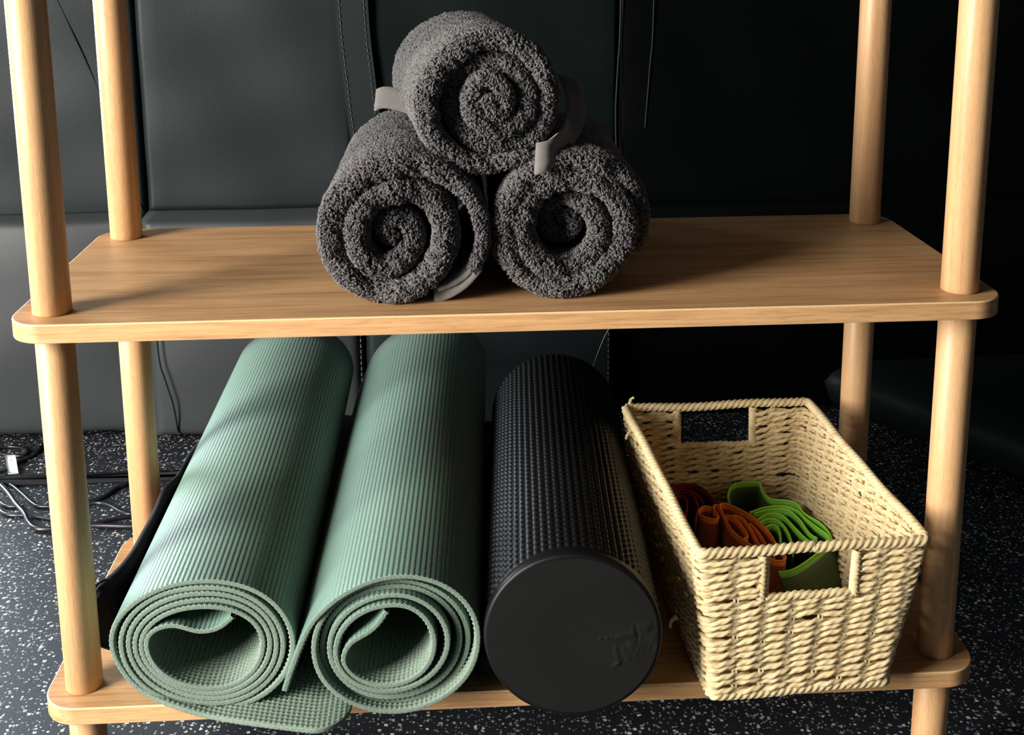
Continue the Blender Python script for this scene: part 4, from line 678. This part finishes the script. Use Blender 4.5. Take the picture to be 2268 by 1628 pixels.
def towel(label, tr, y0, th, L, yaw, hem_len, bscale, loc, side, pile_scale=1.0):
    arr = np.array(tr); P, q = catmull(arr[:, :2], 0.0022); P = smooth1(P, 6)
    arc = np.r_[0, np.cumsum(np.linalg.norm(np.diff(arr[:, :2], axis=0), axis=1))]; arc *= q[-1] / arc[-1]
    TH_ = np.interp(q, arc, arr[:, 2] if arr.shape[1] > 2 else np.full(len(arr), th)); dy = np.interp(q, arc, arr[:, 3])
    rr_ = RNG.normal(0, 1, len(q)); rr_ = np.convolve(rr_, np.hanning(25) / np.hanning(25).sum(), 'same') * 0.004
    yf = y0 + dy + rr_
    t = thing('rolled_towel', label, 'towel', loc, 'rolled grey towels')
    vin = [0.003, 0.007, 0.012, 0.018, 0.026, 0.036, 0.05, 0.07, 0.09, 0.11, 0.13, 0.15, 0.17, 0.19, 0.21, 0.23]; vin = [v * L / 0.23 for v in vin]
    global COARSE; COARSE = set(vin)
    nh = int(hem_len / 0.0022)
    o, V, fl, N2 = sheet('terry_cloth', P[nh:], q[nh:], yf[nh:], TH_[nh:], L, math.tan(yaw), M['terry'], t, vin, noise_amp=0.0016, back_scale=bscale, side=side)
    if nh > 3:
        oh, Vh, _, _ = sheet('hem_band', P[:nh + 2], q[:nh + 2], yf[:nh + 2], TH_[:nh + 2] * 0.8, L, math.tan(yaw), M['hem'], t, vin, noise_amp=0.0004, back_scale=bscale, side=side)
        oh['label'] = 'flat woven grey hem'
    n, nw, _ = V.shape
    a_ = V[:-1]; A0, A1, A2, A3 = V[:-1, :], V[1:, :], np.roll(V, -1, 1)[1:], np.roll(V, -1, 1)[:-1]
    Nf = np.cross(A2 - A0, A3 - A1); ar = np.linalg.norm(Nf, axis=2) / 2; Nf = Nf / (np.linalg.norm(Nf, axis=2)[..., None] + 1e-12)
    if side < 0: Nf = -Nf
    ks = np.array([f[0] for f in fl]); vs = np.array([f[1] for f in fl]); kn = np.roll(ks, -1); vn = np.roll(vs, -1)
    cen = V.reshape(-1, 3).mean(0)
    front = (np.maximum(vs, vn) <= 0.014) & ~((ks == 1) & (kn == -1))
    outer_side = (ks == 1) & (kn == 1) & ~front
    uq = q[nh:][:-1]
    # the outermost turn: distance walked until the winding angle passes 400 degrees
    cc = P.mean(0); ang = np.unwrap(np.arctan2(P[nh:, 1] - cc[1], P[nh:, 0] - cc[0])); turn = np.abs(ang - ang[0])[:-1] < 2 * np.pi * 1.12
    wgt = np.zeros_like(ar); wgt[:, front] = 1 / 2.1e-6; wgt[:, outer_side] = (turn / 2.8e-6)[:, None]
    wgt *= np.where((Nf[..., 2] < -0.55) & (Nf[..., 1] > -0.5), 0.25, 1.0)
    cnt = RNG.poisson(ar * wgt * pile_scale); I = np.repeat(np.arange(cnt.size), cnt.ravel()); u = RNG.random(len(I))[:, None]; v = RNG.random(len(I))[:, None]
    f_ = lambda Z: Z.reshape(-1, 3)[I]
    Pp = (1 - u) * (1 - v) * f_(A0) + u * (1 - v) * f_(A1) + u * v * f_(A2) + (1 - u) * v * f_(A3)
    vq = np.broadcast_to(np.maximum(vs, vn)[None, :], ar.shape).ravel()[I]
    tufts('terry_pile', Pp, f_(Nf), t, scale=np.where(vq > 0.03, 0.62, 1.0))
    return t
TOWELS()
for pts, half, ups, lb in ((HEM_A, 0.013, ((0.1, 0.5, 0.9), (0.0, 0.6, 0.7), (-0.6, 0.8, 0.2), (-0.6, 0.8, 0.1)), 'loose flat grey hem'), (HEM_B, 0.010, ((0.1, 0.4, 0.9), (0.1, 0.4, 0.9)), 'flat grey hem poking out'), (HEM_C, 0.0075, ((0.0, 0.4, 0.9), (-0.4, 0.4, 0.8)), 'flat grey hem')):
    P, _ = catmull(pts, 0.004); tt = COL.objects['rolled_towel' if pts is HEM_C else 'rolled_towel.002']; ups = np.array(ups); tq = np.linspace(0, len(ups) - 1, len(P))
    V, F, _u = ribbon(P, np.stack([np.interp(tq, range(len(ups)), ups[:, c]) for c in range(3)], 1), half, 0.0028); mesh('hem_band', V, F, M['hem'], tt, label=lb)

# ------------------------------------------------------------------ floor items at the left: cables, tag, edging strip
CZ = FZ + 0.0028
def cable(label, pts, r=0.0026, lift=None, closed=False, group='black cables on the floor'):
    P3 = [(x, y, CZ + (lift[i] if lift else 0)) for i, (x, y) in enumerate(pts)]; P, _ = catmull(P3, 0.004, closed)
    b = MB(); b.tube(P[:-1] if closed else P, r, 8, closed=closed); return tag(b.build('power_cable', M['cable']), label, 'cable', group)
cable('closed oval loop of black cable on the floor behind the white cable tag', [(-0.7316, 0.7888), (-0.7158, 0.8016), (-0.6894, 0.7937), (-0.6785, 0.7791), (-0.684, 0.7678), (-0.7059, 0.7732), (-0.7205, 0.779)], 0.0021, closed=True)
cable('black cable running from the white tag back towards the sofa', [(-0.655, 0.84), (-0.6638, 0.8039), (-0.6654, 0.7723), (-0.68, 0.7464), (-0.6903, 0.7101), (-0.705, 0.6885)], lift=[0, 0, 0, 0, 0.003, 0.012])
cable('black cable waving along the edging strip behind the front left post', [(-0.75, 0.695), (-0.700, 0.690), (-0.6689, 0.6766), (-0.6443, 0.6507), (-0.6182, 0.6189), (-0.6024, 0.608), (-0.5628, 0.6085), (-0.5396, 0.6133), (-0.5255, 0.6124), (-0.5088, 0.6014), (-0.4925, 0.5859), (-0.477, 0.5785), (-0.44, 0.575)])
cable('thicker black cable reaching nearest the camera on the floor at left', [(-0.72, 0.70), (-0.6894, 0.680), (-0.6611, 0.6451), (-0.6356, 0.6071), (-0.616, 0.5804), (-0.6035, 0.561), (-0.5884, 0.5463), (-0.5643, 0.5447), (-0.5214, 0.5492), (-0.4668, 0.5439), (-0.42, 0.5432)], 0.0034, lift=[0.001, 0.004, 0.006, 0.006, 0.006, 0.002, 0.001, 0.001, 0.001, 0.001, 0.001])
cable('black cable crossing under the others behind the front left post', [(-0.70, 0.635), (-0.6649, 0.6124), (-0.6455, 0.5919), (-0.6314, 0.5862), (-0.616, 0.5851), (-0.5858, 0.5752), (-0.5514, 0.5604), (-0.518, 0.5581), (-0.494, 0.5687), (-0.46, 0.58)])
cable('short black cable curving in from the left edge of the photo', [(-0.71, 0.665), (-0.6733, 0.636), (-0.6535, 0.6149), (-0.6414, 0.6108), (-0.628, 0.612)], 0.0024)
cable('short black cable slanting between the two left posts', [(-0.497, 0.690), (-0.5055, 0.6667), (-0.5168, 0.6554), (-0.5263, 0.6323), (-0.5401, 0.620), (-0.5503, 0.612)], 0.0032)
cable('thin black cable end on the dark floor beside the right front post', [(0.604, 0.66), (0.6006, 0.6387), (0.5973, 0.6109), (0.5989, 0.5958), (0.61, 0.57)], 0.0018, group='thin cable at right')
# white tag standing on the cable
tg = thing('cable_tag', 'small white printed cable tag on the floor at far left', 'tag', (-0.685, 0.73, CZ + 0.005))
Tq = np.array([(-0.7038, 0.7576), (-0.6891, 0.7585), (-0.6665, 0.7066), (-0.6807, 0.7058)])
V = []; 
for t in np.linspace(0, 1, 8):
    a_ = Tq[0] + (Tq[3] - Tq[0]) * t; c_ = Tq[1] + (Tq[2] - Tq[1]) * t; z = CZ + 0.006 + 0.004 * math.sin(t * 5)
    for p in np.linspace(0, 1, 4): V.append((*(a_ + (c_ - a_) * p), z))
V = np.array(V); V2 = V - np.array([0, 0, 0.0008]); F = [list(map(int, f)) for f in grid_faces(8, 4)] + [[32 + int(x) for x in f[::-1]] for f in grid_faces(8, 4)]
per = [i * 4 for i in range(8)] + [28 + j for j in range(1, 4)] + [i * 4 + 3 for i in range(6, -1, -1)] + [2, 1]
for i in range(len(per)): j = (i + 1) % len(per); F.append([per[i], per[j], 32 + per[j], 32 + per[i]])
mesh('tag_paper', np.vstack([V, V2]), F, M['tag'], tg)
b = MB()
for t0, p0, p1 in ((0.40, 0.50, 0.62), (0.47, 0.40, 0.70), (0.54, 0.46, 0.58), (0.61, 0.42, 0.66)):
    a_ = Tq[0] + (Tq[3] - Tq[0]) * t0; c_ = Tq[1] + (Tq[2] - Tq[1]) * t0; z = CZ + 0.0064 + 0.004 * math.sin(t0 * 5)
    b.tube([(*(a_ + (c_ - a_) * p0), z), (*(a_ + (c_ - a_) * p1), z)], 0.0005, 4)
b.build('printed_lines', M['print'], tg)
b = MB(); b.box(-1.1, -0.40, 0.674, 0.700, FZ, FZ + 0.006, 0.002)
st = b.build('edging_strip', M['strip']); tag(st, 'long flat black plastic edging strip on the speckled floor behind the shelf', 'strip')
